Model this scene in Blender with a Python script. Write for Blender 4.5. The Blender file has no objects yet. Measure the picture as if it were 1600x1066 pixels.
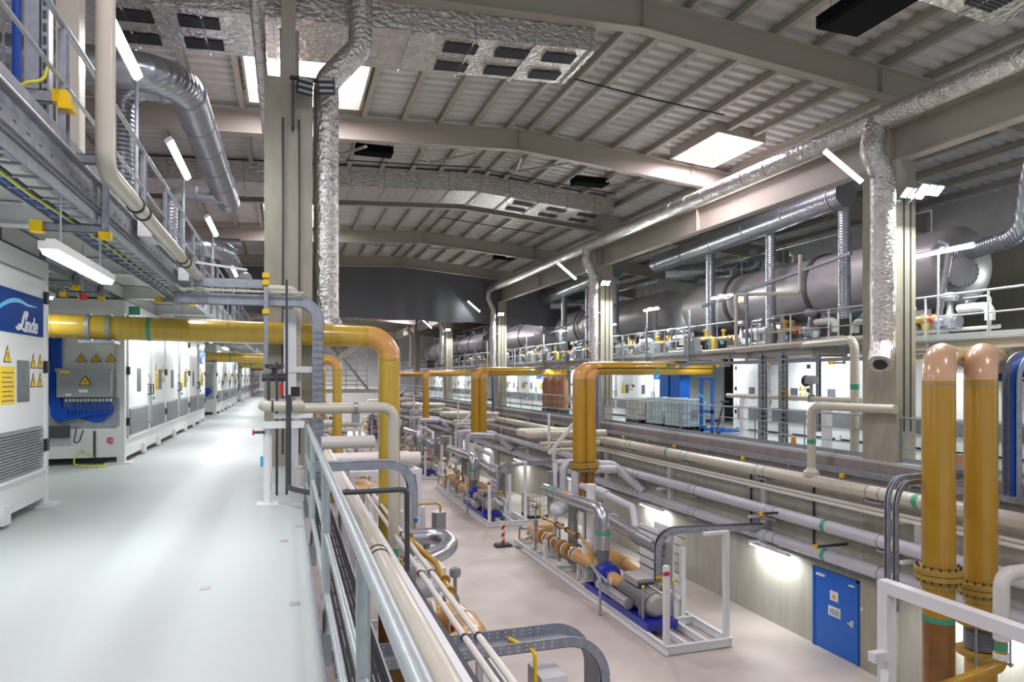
import bpy, math, random
from mathutils import Vector, Matrix, Quaternion
random.seed(7)
C = bpy.context.scene.collection
PI = math.pi
V = Vector
LIFT = 7.4      # lower floor sits at world z = 0; everything below is written relative to eye height

# ------------------------------------------------------------------ camera, world, exposure
cam_d = bpy.data.cameras.new('camera'); cam = bpy.data.objects.new('camera', cam_d); C.objects.link(cam)
cam_d.sensor_width = 36.0; cam_d.lens = 36.0*1067/1600
cam_d.shift_y = 57/1600; cam_d.clip_start = 0.05; cam_d.clip_end = 400
cam.location = (0, 0, LIFT)
cam.rotation_euler = (PI/2, 0, -math.atan(352/1067))
bpy.context.scene.camera = cam
scn = bpy.context.scene
scn.view_settings.view_transform = 'Standard'
scn.view_settings.look = 'None'
scn.view_settings.gamma = 1
scn.view_settings.use_curve_mapping = False
scn.view_settings.exposure = 0.25
w = bpy.data.worlds.new('world'); scn.world = w; w.use_nodes = True
bg = w.node_tree.nodes['Background']; bg.inputs[0].default_value = (0.86, 0.93, 1.0, 1); bg.inputs[1].default_value = 0.5

def area(name, loc, size, power, col=(1, 1, 1), rot=(0, 0, 0), spread=None):
    l = bpy.data.lights.new(name, 'AREA'); l.shape = 'RECTANGLE'; l.size, l.size_y = size
    l.energy = power; l.color = col
    if spread: l.spread = spread
    o = bpy.data.objects.new(name, l); C.objects.link(o); o.location = (loc[0], loc[1], loc[2]+LIFT); o.rotation_euler = rot
    o['lamp'] = 1
    return o
PINK = (1.0, 0.86, 1.0)
# daylight falling through the roof lights
SKY = [(-1.0, 2.0, 15.4, 20.1), (12.5, 14.2, 17.8, 20.5), (-1.0, 2.0, 31.5, 36.3), (-1.0, 2.0, -1.0, 3.7), (12.5, 14.2, 1.6, 4.3),
       (-1.0, 2.0, 48, 52.5), (12.5, 14.2, 50.2, 52.9), (-1.0, 2.0, 64, 68.5), (12.5, 14.2, 66.4, 69.1), (-1.0, 2.0, 80, 84.5), (12.5, 14.2, 82.6, 85.3)]
def zd(x):      # underside of the roof deck
    return 8.25-0.045*(7.15-x) if x < 7.15 else 8.25-0.085*(x-7.15)
for i, (a, b, y0, y1) in enumerate(SKY):
    area('daylight', ((a+b)/2, (y0+y1)/2, zd((a+b)/2)-0.25), (b-a-.2, y1-y0-.2), 420 if y0 < 60 else 420, PINK)

# ------------------------------------------------------------------ materials
def mat(name, col, rough=0.5, metal=0.0, coat=0.0, emis=None, es=0, nscale=0, namt=0.0, ncol=None, stretch=(1, 1, 1), bump=0.0, bscale=None,
        wave=None, alpha=None, detail=4, contrast=(0.35, 0.65), trans=None, spec=None):
    m = bpy.data.materials.new(name); m.use_nodes = True; nt = m.node_tree; N = nt.nodes; L = nt.links
    p = N['Principled BSDF']; p.inputs['Base Color'].default_value = (*col, 1); p.inputs['Roughness'].default_value = rough
    p.inputs['Metallic'].default_value = metal; p.inputs['Coat Weight'].default_value = coat; p.inputs['Coat Roughness'].default_value = 0.12
    if spec is not None: p.inputs['Specular IOR Level'].default_value = spec
    if emis: p.inputs['Emission Color'].default_value = (*emis, 1); p.inputs['Emission Strength'].default_value = es
    if trans: p.inputs['Transmission Weight'].default_value = trans
    if alpha is not None: p.inputs['Alpha'].default_value = alpha
    tc = N.new('ShaderNodeTexCoord'); mp = N.new('ShaderNodeMapping'); mp.inputs['Scale'].default_value = stretch
    L.new(tc.outputs['Object'], mp.inputs['Vector'])
    nz = None
    if nscale:
        nz = N.new('ShaderNodeTexNoise'); nz.inputs['Scale'].default_value = nscale; nz.inputs['Detail'].default_value = detail
        L.new(mp.outputs[0], nz.inputs['Vector'])
        rp = N.new('ShaderNodeValToRGB'); rp.color_ramp.elements[0].position = contrast[0]; rp.color_ramp.elements[1].position = contrast[1]
        nc = ncol or tuple(x*0.6 for x in col)
        rp.color_ramp.elements[0].color = (*[c*(1-namt)+n*namt for c, n in zip(col, nc)], 1); rp.color_ramp.elements[1].color = (*col, 1)
        L.new(nz.outputs['Fac'], rp.inputs[0]); L.new(rp.outputs[0], p.inputs['Base Color'])
    if bump:
        bm = N.new('ShaderNodeBump'); bm.inputs['Strength'].default_value = bump; bm.inputs['Distance'].default_value = 0.05 if 'foil' in name else 0.02
        if wave:
            wv = N.new('ShaderNodeTexWave'); wv.bands_direction = wave[0]; wv.inputs['Scale'].default_value = wave[1]; wv.inputs['Distortion'].default_value = wave[2]
            L.new(mp.outputs[0], wv.inputs['Vector']); L.new(wv.outputs['Fac'], bm.inputs['Height'])
        else:
            b2 = N.new('ShaderNodeTexNoise'); b2.inputs['Scale'].default_value = bscale or nscale; b2.inputs['Detail'].default_value = 3
            L.new(mp.outputs[0], b2.inputs['Vector']); L.new(b2.outputs['Fac'], bm.inputs['Height'])
        L.new(bm.outputs[0], p.inputs['Normal'])
    return m
M = {}
M['deckfloor'] = mat('pale_epoxy_floor', (0.455, 0.515, 0.49), 0.45, nscale=0.9, namt=0.35, ncol=(0.5, 0.52, 0.49), stretch=(1, .35, 1), contrast=(.3, .7), bump=.05, bscale=60)
M['floor'] = mat('beige_screed_floor', (0.58, 0.52, 0.465), 0.45, nscale=0.55, namt=0.6, ncol=(0.36, 0.31, 0.28), contrast=(.3, .65), detail=8, bump=.05, bscale=40)
M['slabside'] = mat('slab_side_concrete', (0.30, 0.26, 0.25), 0.85, nscale=3, namt=.5, stretch=(1, 1, .4))
M['wall'] = mat('boarded_concrete', (0.48, 0.465, 0.395), 0.85, nscale=2.2, namt=.45, ncol=(.27, .26, .22), stretch=(1, 2.2, .18), bump=.3, bscale=6, detail=6, contrast=(.25, .7))
M['wallpale'] = mat('pale_panel_wall', (0.66, 0.63, 0.65), 0.7, nscale=.5, namt=.2)
M['walldark'] = mat('dark_precast_wall', (0.30, 0.29, 0.22), 0.9, nscale=1.5, namt=.4, stretch=(1, 1.5, .2))
M['column'] = mat('grey_concrete_column', (0.38, 0.36, 0.29), 0.85, nscale=3.5, namt=.4, ncol=(.22, .20, .15), stretch=(1, 1, .35), bump=.15, bscale=8, detail=6)
M['roofsteel'] = mat('beige_painted_steel', (0.385, 0.355, 0.295), 0.5)
M['deck'] = mat('pale_roof_sheet', (0.62, 0.61, 0.58), 0.5, nscale=3, namt=.15)
M['galv'] = mat('galvanised_steel', (0.42, 0.46, 0.49), 0.42, metal=.55, nscale=14, namt=.5, ncol=(.25, .28, .31), contrast=(.3, .7))
M['galvtray'] = mat('galvanised_tray', (0.36, 0.385, 0.43), 0.45, metal=.5, nscale=9, namt=.5, ncol=(.2, .22, .26))
M['galvrail'] = mat('hot_dip_galvanised_rail', (0.50, 0.56, 0.57), 0.38, metal=.6, nscale=18, namt=.35, ncol=(.33, .38, .40), bump=.1, bscale=30)
M['foil'] = mat('crinkled_foil', (0.66, 0.65, 0.63), 0.27, metal=.9, nscale=5, namt=.45, ncol=(.30, .28, .25), bump=1.0, bscale=14, contrast=(.3, .7))
M['foilduct'] = mat('foil_board', (0.66, 0.645, 0.62), 0.30, metal=.88, nscale=7, namt=.5, ncol=(.33, .30, .27), bump=.9, bscale=9, stretch=(1, 1, 1.6))
M['spiral'] = mat('spiral_duct', (0.43, 0.46, 0.50), 0.28, metal=.85, nscale=2.5, namt=.3, ncol=(.27, .29, .33), bump=.35, wave=('Y', 3.6, 0))
M['spiralv'] = mat('spiral_duct_upright', (0.43, 0.46, 0.50), 0.28, metal=.85, nscale=2.5, namt=.3, ncol=(.27, .29, .33), bump=.35, wave=('Z', 3.6, 0))
M['spiralx'] = mat('spiral_duct_cross', (0.43, 0.46, 0.50), 0.28, metal=.85, nscale=2.5, namt=.3, ncol=(.27, .29, .33), bump=.35, wave=('X', 3.6, 0))
M['clad'] = mat('polished_cladding', (0.60, 0.61, 0.645), 0.3, metal=.9, nscale=2, namt=.2)
M['yel'] = mat('amber_resin_pipe', (0.47, 0.265, 0.018), 0.3, coat=.5, nscale=5, namt=.45, ncol=(.42, .22, .012), stretch=(1, 1, .25), contrast=(.3, .7))
M['yelp'] = mat('pale_wound_resin_pipe', (0.58, 0.40, 0.05), 0.25, coat=.5, nscale=7, namt=.5, ncol=(.50, .29, .015), stretch=(2.2, .2, .2), contrast=(.35, .65))
M['amber'] = mat('orange_resin_elbow', (0.70, 0.36, 0.10), 0.3, coat=.6, nscale=4, namt=.3, ncol=(.6, .28, .04))
M['peach'] = mat('peach_resin_elbow', (0.66, 0.42, 0.25), 0.3, coat=.6, nscale=4, namt=.25, ncol=(.6, .3, .12), stretch=(1, 1, 5))
M['tan'] = mat('tan_resin', (0.60, 0.34, 0.11), 0.35, coat=.4, nscale=5, namt=.4, ncol=(.5, .28, .08))
M['brownpipe'] = mat('brown_resin_pipe', (0.25, 0.105, 0.010), 0.28, coat=.6, nscale=4, namt=.4, ncol=(.18, .05, .005))
M['olive'] = mat('mustard_flange', (0.45, 0.29, 0.05), 0.4, nscale=6, namt=.4)
M['cream'] = mat('cream_plastic_pipe', (0.56, 0.53, 0.43), 0.35, coat=.2, nscale=3, namt=.12)
M['creamw'] = mat('pale_insulated_pipe', (0.66, 0.64, 0.58), 0.35)
M['greyw'] = mat('lilac_grey_insulated_pipe', (0.55, 0.55, 0.60), 0.35, nscale=2, namt=.12)
M['white'] = mat('white_paint', (0.76, 0.77, 0.77), 0.4)
M['cab'] = mat('white_cabinet_sheet', (0.78, 0.80, 0.795), 0.38, nscale=1, namt=.06)
M['cabframe'] = mat('off_white_steel_frame', (0.70, 0.71, 0.70), 0.4)
M['louvre'] = mat('grey_louvre', (0.20, 0.215, 0.22), 0.5)
M['plate'] = mat('steel_window_plate', (0.13, 0.15, 0.18), 0.3, metal=.4, nscale=8, namt=.4, ncol=(.28, .3, .32))
M['yellow'] = mat('sign_yellow', (0.86, 0.60, 0.01), 0.5)
M['capyel'] = mat('yellow_plastic_cap', (0.85, 0.55, 0.0), 0.4)
M['black'] = mat('black_plastic', (0.015, 0.015, 0.018), 0.5)
M['soot'] = mat('matt_black_panel', (0.006, 0.006, 0.007), 0.95, spec=.05)
M['dark'] = mat('dark_grey', (0.05, 0.053, 0.06), 0.5)
M['rubber'] = mat('black_cable', (0.02, 0.02, 0.022), 0.55)
M['steelgrey'] = mat('grey_box_steel', (0.33, 0.34, 0.35), 0.35, metal=.5, nscale=5, namt=.15)
M['tank'] = mat('brushed_tank_steel', (0.43, 0.425, 0.42), 0.38, metal=.4, nscale=2, namt=.35, ncol=(.26, .24, .24), stretch=(1, .4, 1))
M['tankring'] = mat('dark_tank_ring', (0.10, 0.08, 0.09), 0.4, metal=.3)
M['motor'] = mat('grey_motor', (0.22, 0.215, 0.22), 0.45, metal=.3, nscale=3, namt=.2)
M['motorend'] = mat('pale_motor_end', (0.42, 0.40, 0.38), 0.4, metal=.3)
M['blue'] = mat('deep_blue_paint', (0.012, 0.03, 0.36), 0.35, coat=.3)
M['doorblue'] = mat('blue_door_paint', (0.01, 0.13, 0.56), 0.4, nscale=2, namt=.15)
M['signblue'] = mat('sign_blue', (0.003, 0.045, 0.24), 0.6, spec=.2)
M['signlight'] = mat('sign_light_blue', (0.05, 0.42, 0.78), 0.4)
M['cableblue'] = mat('blue_cable', (0.005, 0.075, 0.45), 0.45)
M['green'] = mat('green_band', (0.06, 0.34, 0.20), 0.5)
M['gy'] = mat('green_yellow_earth_cable', (0.62, 0.66, 0.02), 0.5)
M['red'] = mat('red_paint', (0.65, 0.02, 0.015), 0.4)
M['pinkc'] = mat('magenta_clip', (0.7, .02, .16), .4)
M['orange'] = mat('orange_plastic', (0.85, 0.28, 0.01), 0.45)
M['curtain'] = mat('grey_tarpaulin', (0.13, 0.136, 0.145), 0.6, nscale=.8, namt=.25)
M['lamp'] = mat('lit_tube', (1, 1, 1), 0.5, emis=(0.93, 0.98, 1.0), es=9)
M['flood'] = mat('lit_led_panel', (1, 1, 1), 0.5, emis=(0.98, 1.0, 0.96), es=22)
M['sky'] = mat('daylit_rooflight', (1, 1, 1), 0.5, emis=(1.0, 0.92, 1.0), es=5)
M['water'] = mat('filled_tote_plastic', (0.55, 0.72, 0.72), 0.25, coat=.2)
M['wood'] = mat('pallet_wood', (0.50, 0.22, 0.07), 0.75, nscale=5, namt=.4)
M['pack'] = mat('brown_wrapped_hose', (0.42, 0.20, 0.11), 0.6, nscale=4, namt=.4)
M['liftblue'] = mat('lift_truck_blue', (0.01, 0.13, 0.50), 0.4)
M['brownbox'] = mat('brown_carton', (0.45, 0.2, 0.1), 0.7)
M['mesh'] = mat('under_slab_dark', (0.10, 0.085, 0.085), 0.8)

# ------------------------------------------------------------------ mesh building
class MB:
    def __init__(s): s.v = []; s.f = []; s.mi = []; s.m = 0; s.X = None; s.ch = []
    def add(s, vs, fs):
        o = len(s.v); s.ch.append((o, len(s.f)))
        s.v += [tuple(s.X @ V(v)) for v in vs] if s.X else [tuple(v) for v in vs]
        s.f += [[i+o for i in f] for f in fs]; s.mi += [s.m]*len(fs); return s
    def b(s, x0, x1, y0, y1, z0, z1):
        return s.add([(x, y, z) for x in (x0, x1) for y in (y0, y1) for z in (z0, z1)],
                     [(0, 1, 3, 2), (4, 6, 7, 5), (0, 4, 5, 1), (2, 3, 7, 6), (0, 2, 6, 4), (1, 5, 7, 3)])
    def bar(s, p0, p1, w, h, up=(0, 0, 1)):       # rectangular bar between two points; h along 'up'
        p0, p1 = V(p0), V(p1); d = (p1-p0).normalized(); u = V(up); u = (u-d*u.dot(d))
        if u.length < 1e-4: u = V((0, 1, 0)); u = u-d*u.dot(d)
        u.normalize(); r = d.cross(u)
        vs = [p+r*a*w/2+u*c*h/2 for p in (p0, p1) for a in (-1, 1) for c in (-1, 1)]
        return s.add(vs, [(0, 1, 3, 2), (4, 6, 7, 5), (0, 4, 5, 1), (2, 3, 7, 6), (0, 2, 6, 4), (1, 5, 7, 3)])
    def ibeam(s, p0, p1, w, h, tf=.02, tw=.014, up=(0, 0, 1)):
        p0, p1 = V(p0), V(p1); u = V(up); d = (p1-p0).normalized(); u = (u-d*u.dot(d)).normalized()
        o = u*(h/2-tf/2); s.bar(p0+o, p1+o, w, tf, up); s.bar(p0-o, p1-o, w, tf, up); return s.bar(p0, p1, tw, h-tf, up)
    def chan(s, p0, p1, w, h, t=.012, up=(0, 0, 1), side=1):
        p0, p1 = V(p0), V(p1); u = V(up); d = (p1-p0).normalized(); u = (u-d*u.dot(d)).normalized(); r = d.cross(u)*side
        o = u*(h/2-t/2); s.bar(p0+o, p1+o, w, t, up); s.bar(p0-o, p1-o, w, t, up); q = r*(w/2-t/2); return s.bar(p0+q, p1+q, t, h, up)
    def cyl(s, p0, p1, r, n=16, r2=None, caps=True):
        p0, p1 = V(p0), V(p1); r2 = r if r2 is None else r2; d = (p1-p0).normalized()
        a = d.orthogonal().normalized(); c = d.cross(a)
        vs = [p+(a*math.cos(2*PI*i/n)+c*math.sin(2*PI*i/n))*q for p, q in ((p0, r), (p1, r2)) for i in range(n)]
        fs = [(i, (i+1) % n, n+(i+1) % n, n+i) for i in range(n)]
        if caps: fs += [tuple(range(n))[::-1], tuple(range(n, 2*n))]
        return s.add(vs, fs)
    def ring(s, c, ax, R, wd, th=.01, n=20):      # a flat band round a pipe
        ax = V(ax).normalized(); c = V(c); return s.cyl(c-ax*wd/2, c+ax*wd/2, R+th, n)
    def lathe(s, o, ax, prof, n=24):              # prof: (distance along axis, radius)
        o = V(o); d = V(ax).normalized(); a = d.orthogonal().normalized(); c = d.cross(a); vs = []; fs = []
        for t, r in prof:
            vs += [o+d*t+(a*math.cos(2*PI*i/n)+c*math.sin(2*PI*i/n))*max(r, 1e-4) for i in range(n)]
        for k in range(len(prof)-1):
            fs += [(k*n+i, k*n+(i+1) % n, (k+1)*n+(i+1) % n, (k+1)*n+i) for i in range(n)]
        fs += [tuple(range(n))[::-1], tuple(range((len(prof)-1)*n, len(prof)*n))]
        return s.add(vs, fs)
    def pipe(s, pts, r, bend=.0, n=14, seg=6, mb=None):  # swept tube with filleted corners; mb = material index of bends
        pts = [V(p) for p in pts]; path = [(pts[0], 0)]
        for i in range(1, len(pts)-1):
            a, b, c = pts[i-1], pts[i], pts[i+1]; d1 = (b-a).normalized(); d2 = (c-b).normalized(); ang = d1.angle(d2)
            if ang < .02: path.append((b, 0)); continue
            t = min(bend*math.tan(ang/2) if bend else .01, (b-a).length*.49, (c-b).length*.49)
            R = t/math.tan(ang/2); nrm = (d2-d1).normalized(); cen = b+nrm*(R/math.cos(ang/2))
            s0 = b-d1*t-cen; axr = d1.cross(d2).normalized()
            for k in range(seg+1):
                path.append((cen+Quaternion(axr, ang*k/seg) @ s0, 1 if k < seg else 0))
        path.append((pts[-1], 0)); P = [p for p, _ in path]; nP = len(P)
        T = [(P[min(i+1, nP-1)]-P[max(i-1, 0)]).normalized() for i in range(nP)]
        a = T[0].orthogonal().normalized(); vs = []; fs = []; mm = []
        for i in range(nP):
            if i: 
                q = T[i-1].rotation_difference(T[i]); a = q @ a; a = (a-T[i]*a.dot(T[i])).normalized()
            c = T[i].cross(a); vs += [P[i]+(a*math.cos(2*PI*j/n)+c*math.sin(2*PI*j/n))*r for j in range(n)]
        for i in range(nP-1):
            k = mb if (mb is not None and path[i][1]) else s.m
            for j in range(n): fs.append((i*n+j, i*n+(j+1) % n, (i+1)*n+(j+1) % n, (i+1)*n+j)); mm.append(k)
        fs += [tuple(range(n))[::-1], tuple(range((nP-1)*n, nP*n))]; mm += [s.m]*2
        s.add(vs, fs); s.mi[-len(mm):] = mm; return s
    def path_strip(s, pts, w, bend, h, t=.004, wdir=(0, 0, 1), seg=8):   # cable tray: U-section swept along a flat path; wdir = width direction
        pts = [V(p) for p in pts]; P = [pts[0]]
        for i in range(1, len(pts)-1):
            a, b, c = pts[i-1], pts[i], pts[i+1]; d1 = (b-a).normalized(); d2 = (c-b).normalized(); ang = d1.angle(d2)
            tt = min(bend*math.tan(ang/2), (b-a).length*.49, (c-b).length*.49); R = tt/math.tan(ang/2)
            cen = b+(d2-d1).normalized()*(R/math.cos(ang/2)); s0 = b-d1*tt-cen; axr = d1.cross(d2).normalized()
            P += [cen+Quaternion(axr, ang*k/seg) @ s0 for k in range(seg+1)]
        P.append(pts[-1]); W = V(wdir).normalized(); nP = len(P)
        def prof(i):
            T = (P[min(i+1, nP-1)]-P[max(i-1, 0)]).normalized(); return W.cross(T).normalized()
        for (w0, w1, h0, h1) in ((-w/2, -w/2+t*3, -h/2, h/2), (w/2-t*3, w/2, -h/2, h/2), (-w/2, w/2, -h/2, -h/2+t)):
            vs = []; fs = []
            for i in range(nP):
                N_ = prof(i); vs += [P[i]+W*a+N_*b for a, b in ((w0, h0), (w1, h0), (w1, h1), (w0, h1))]
            for i in range(nP-1):
                fs += [(4*i+j, 4*i+(j+1) % 4, 4*i+4+(j+1) % 4, 4*i+4+j) for j in range(4)]
            fs += [(3, 2, 1, 0), (4*nP-4, 4*nP-3, 4*nP-2, 4*nP-1)]; s.add(vs, fs)
        return s
    def sph(s, c, r, n=12, sz=1.0):
        return s.lathe(V(c)-V((0, 0, r*sz)), (0, 0, 1), [(r*sz*(1-math.cos(PI*i/8)), r*math.sin(PI*i/8)) for i in range(9)], n)
    def prism(s, poly, a, d):        # extrude a polygon (list of 3D points) by vector d
        n = len(poly); vs = [V(p) for p in poly]+[V(p)+V(d) for p in poly]
        return s.add(vs, [tuple(range(n))[::-1], tuple(range(n, 2*n))]+[(i, (i+1) % n, n+(i+1) % n, n+i) for i in range(n)])
ORG = {}
def tag(o, label=None, cat=None, group=None, kind=None):
    if label: o['label'] = label
    if cat: o['category'] = cat
    if group: o['group'] = group
    if kind: o['kind'] = kind
    return o
def T(name, label, cat, loc, group=None, kind=None):
    o = bpy.data.objects.new(name, None); C.objects.link(o); o.location = loc; o.empty_display_size = .1
    ORG[o.name] = V(loc); return tag(o, label, cat, group, kind)
def build(mb, name, mt, parent=None, label=None, sharp=32):
    if parent is not None: org = ORG[parent.name]
    else:
        xs, ys, zs = zip(*mb.v); org = V(((min(xs)+max(xs))/2, (min(ys)+max(ys))/2, min(zs)))
    me = bpy.data.meshes.new(name); me.from_pydata([V(v)-org for v in mb.v], [], mb.f)
    for k in (mt if isinstance(mt, (list, tuple)) else [mt]): me.materials.append(M[k])
    me.polygons.foreach_set('material_index', mb.mi); me.polygons.foreach_set('use_smooth', [True]*len(mb.f))
    me.validate(); me.update(); me.set_sharp_from_angle(angle=math.radians(sharp))
    o = bpy.data.objects.new(name, me); C.objects.link(o)
    if parent is not None: o.parent = parent
    else: o.location = org
    ORG[o.name] = org
    if label: o['label'] = label
    return o
def build_each(mb, name, mt, parent, per=1):      # every piece (or every 'per' pieces) becomes a part of its own
    ch = mb.ch[::per]+[(len(mb.v), len(mb.f))]
    for (v0, f0), (v1, f1) in zip(ch, ch[1:]):
        q = MB(); q.v = mb.v[v0:v1]; q.f = [[i-v0 for i in f] for f in mb.f[f0:f1]]; q.mi = mb.mi[f0:f1]; build(q, name, mt, parent)
def S(mb, name, mt, label, cat, group=None, sharp=32): return tag(build(mb, name, mt, sharp=sharp), label, cat, group)
def ST(mb, name, mt, sharp=32): return tag(build(mb, name, mt, sharp=sharp), kind='structure')
KIDS = {}
def copy_tree(o, parent=None):
    c = o.copy(); C.objects.link(c)
    if parent is not None: c.parent = parent
    if o not in KIDS: KIDS[o] = [x for x in bpy.data.objects if x.parent == o]
    for ch in KIDS[o]: copy_tree(ch, c)
    return c
def place(proto, i, loc, rz=0, label=None, group=None):
    o = proto if i == 0 else copy_tree(proto)
    o.location = loc; o.rotation_euler = (0, 0, rz)
    if label: o['label'] = label
    if group: o['group'] = group
    return o
def textmesh(body, size, name, mt, parent, X, label=None, th=.003, shear=0):
    cu = bpy.data.curves.new('t', 'FONT'); cu.body = body; cu.size = size; cu.extrude = th; cu.shear = shear; cu.offset = size*.025; cu.align_x = 'CENTER'; cu.align_y = 'CENTER'
    ob = bpy.data.objects.new('t', cu); C.objects.link(ob); bpy.context.view_layer.update()
    me = bpy.data.meshes.new_from_object(ob.evaluated_get(bpy.context.evaluated_depsgraph_get())); bpy.data.objects.remove(ob)
    me.transform(Matrix.Translation(-ORG[parent.name]) @ X); me.materials.clear(); me.materials.append(M[mt]); me.name = name
    o = bpy.data.objects.new(name, me); C.objects.link(o); o.parent = parent; ORG[o.name] = ORG[parent.name]
    if label: o['label'] = label
    return o
def frame_x(p, xd, yd):     # matrix for text: local x -> xd, local y -> yd
    xd, yd = V(xd).normalized(), V(yd).normalized(); zz = xd.cross(yd)
    m = Matrix((xd, yd, zz)).transposed().to_4x4(); m.translation = V(p); return m
FR = [12.9+8.1*k for k in range(12)]
BAY = [12.9+16.2*k for k in range(6)]
ORDN = ['nearest', 'second', 'third', 'fourth', 'fifth', 'sixth', 'seventh', 'eighth', 'ninth', 'tenth', 'eleventh', 'twelfth', 'thirteenth', 'fourteenth']
FAR = 106.0

# ================================================================== SETTING
ST(MB().b(-.4, 14.0, -6, FAR, -7.6, -7.4), 'floor', 'floor')
t = T('floor', None, None, (0, 0, -1.5), kind='structure')
build(MB().b(-9, .185, -4, 94, -1.62, -1.5), 'floor_screed', 'deckfloor', t)
build(MB().b(-9, .17, -4, 94, -2.0, -1.62), 'floor_slab', 'slabside', t)
t = T('floor', None, None, (18, 0, -2.05), kind='structure')
build(MB().b(13.85, 25, 2, FAR, -2.12, -2.05), 'floor_screed', 'deckfloor', t)
build(MB().b(13.8, 25, 2, FAR, -2.75, -2.12), 'floor_slab', 'slabside', t)
mb = MB().b(13.95, 14.3, -2, FAR, -7.4, -2.75)
ST(mb, 'wall_right', 'wall')
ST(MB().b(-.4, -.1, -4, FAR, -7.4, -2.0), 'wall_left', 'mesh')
ST(MB().b(24.6, 25, 2, FAR, -2.05, 5.2), 'wall_right', 'walldark')
ST(MB().b(24.6, 25, 2, FAR, 5.2, 7.4), 'wall_right', 'deck')
ST(MB().b(-9.3, -9, -4, FAR, -1.5, 8.2), 'wall_left', 'wallpale')
ST(MB().b(-9, 25, FAR, FAR+.3, -7.4, 8.4), 'wall_back', 'wallpale')
# roof: corrugated deck with roof light openings, purlins
mb = MB()
xs = [-9, -1, 2, 7.15, 12.5, 14.2, 16.2, 25]
prof = [(0, 0), (.20, 0), (.25, .09), (.37, .09), (.42, 0)]
y = -6.0
while y < FAR:
    for k in range(4):
        if k == 0 and False: continue
        ya, za = y+prof[k][0], prof[k][1]; yb, zb = y+prof[k+1][0], prof[k+1][1]
        for xa, xb in zip(xs, xs[1:]):
            if any(a <= xa and xb <= b and y0-.05 < (ya+yb)/2 < y1+.05 for a, b, y0, y1 in SKY): continue
            mb.add([(xa, ya, zd(xa)+za), (xb, ya, zd(xb)+za), (xb, yb, zd(xb)+zb), (xa, yb, zd(xa)+zb)], [(0, 1, 2, 3)])
    y += .42
ceil_ = T('ceiling', None, None, (7.15, 30, 8.25), kind='structure')
build(mb, 'roof_deck', 'deck', ceil_, sharp=10)
for x in [-8.2, -7.1, -6, -4.8, -3.6, -2.4, -1.2, -.02, 1.1, 2.2, 3.4, 4.55, 5.65, 6.8, 7.5, 8.3, 9.4, 10.55, 11.75, 12.85, 13.75, 15.2, 16.6, 18, 19.4, 20.8, 22.2, 23.6]:
    mb = MB()
    cuts = [-6, FAR]
    segs = [(-6, FAR)]
    for a, b, y0, y1 in SKY:
        if a+.2 < x < b-.2: segs = [q for (p, r) in segs for q in ([(p, y0), (y1, r)] if p < y0 < r else [(p, r)])]
    for p, r in segs: mb.ibeam((x, p, zd(x)-.11), (x, r, zd(x)-.11), .15, .2, .012, .012)
    build(mb, 'purlin', 'roofsteel', ceil_)
for a, b, y0, y1 in SKY[:5]:
    wd = T('window', None, None, ((a+b)/2, (y0+y1)/2, zd((a+b)/2)), kind='structure')
    mb = MB(); za, zb = zd(a), zd(b)
    mb.add([(a, y0, za+.1), (b, y0, zb+.1), (b, y1, zb+.1), (a, y1, za+.1)], [(0, 1, 2, 3)])
    build(mb, 'rooflight_pane', 'sky', wd)
    mb = MB()
    for p, q in (((a, y0, za), (b, y0, zb)), ((b, y0, zb), (b, y1, zb)), ((b, y1, zb), (a, y1, za)), ((a, y1, za), (a, y0, za))):
        mb.bar(V(p)-V((0, 0, .1)), V(q)-V((0, 0, .1)), .06, .42)
    build(mb, 'window_frame', 'roofsteel', wd)
for i, wn in enumerate([o for o in C.objects if o.name.startswith('window') and o.parent is None]): wn.name = 'window_%d' % (i+1)

# rafters: long I-beams with a ridge
for i, fy in enumerate(FR):
    mb = MB(); D = .68
    def zc(x): return zd(x)-.21-D/2
    for xa, xb in ((-9, 7.15), (7.15, 24.6)): mb.ibeam((xa, fy, zc(xa)), (xb, fy, zc(xb)), .26, D, .025, .014)
    for x in (-.05, 7.15, 13.6): mb.b(x-.012, x+.012, fy-.12, fy+.12, zc(x)-D/2, zc(x)+D/2)
    for x in (1.1, 2.2, 3.4, 4.55, 5.65, 6.8, 7.5, 8.3, 9.4, 10.55, 11.75, 12.85):
        pass
    o = S(mb, 'roof_rafter', 'roofsteel', 'beige steel roof rafter with a ridge bend, the %s from the camera' % ORDN[i], 'beam', 'ridged roof rafters across the hall')
# roof plane V bracing past the second rafter
for i, (x, w0) in enumerate([(1.4, .9), (4.9, .9), (8.2, .9), (11.6, .9)]):
    for j, yb in enumerate((21.15, 37.3)):
        mb = MB(); z = zd(x)-.95
        mb.bar((x-w0, yb, z), (x, yb+3.2, z+.55), .07, .07); mb.bar((x+w0, yb, z), (x, yb+3.2, z+.55), .07, .07); mb.bar((x-.5, yb+3.1, z+.55), (x+.5, yb+3.1, z+.55), .09, .05)
        S(mb, 'roof_brace', 'roofsteel', 'beige V-shaped roof brace, %s from the left behind the %s rafter' % (['first', 'second', 'third', 'fourth'][i], ['second', 'fourth'][j]), 'brace', 'V braces under the roof')

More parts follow.
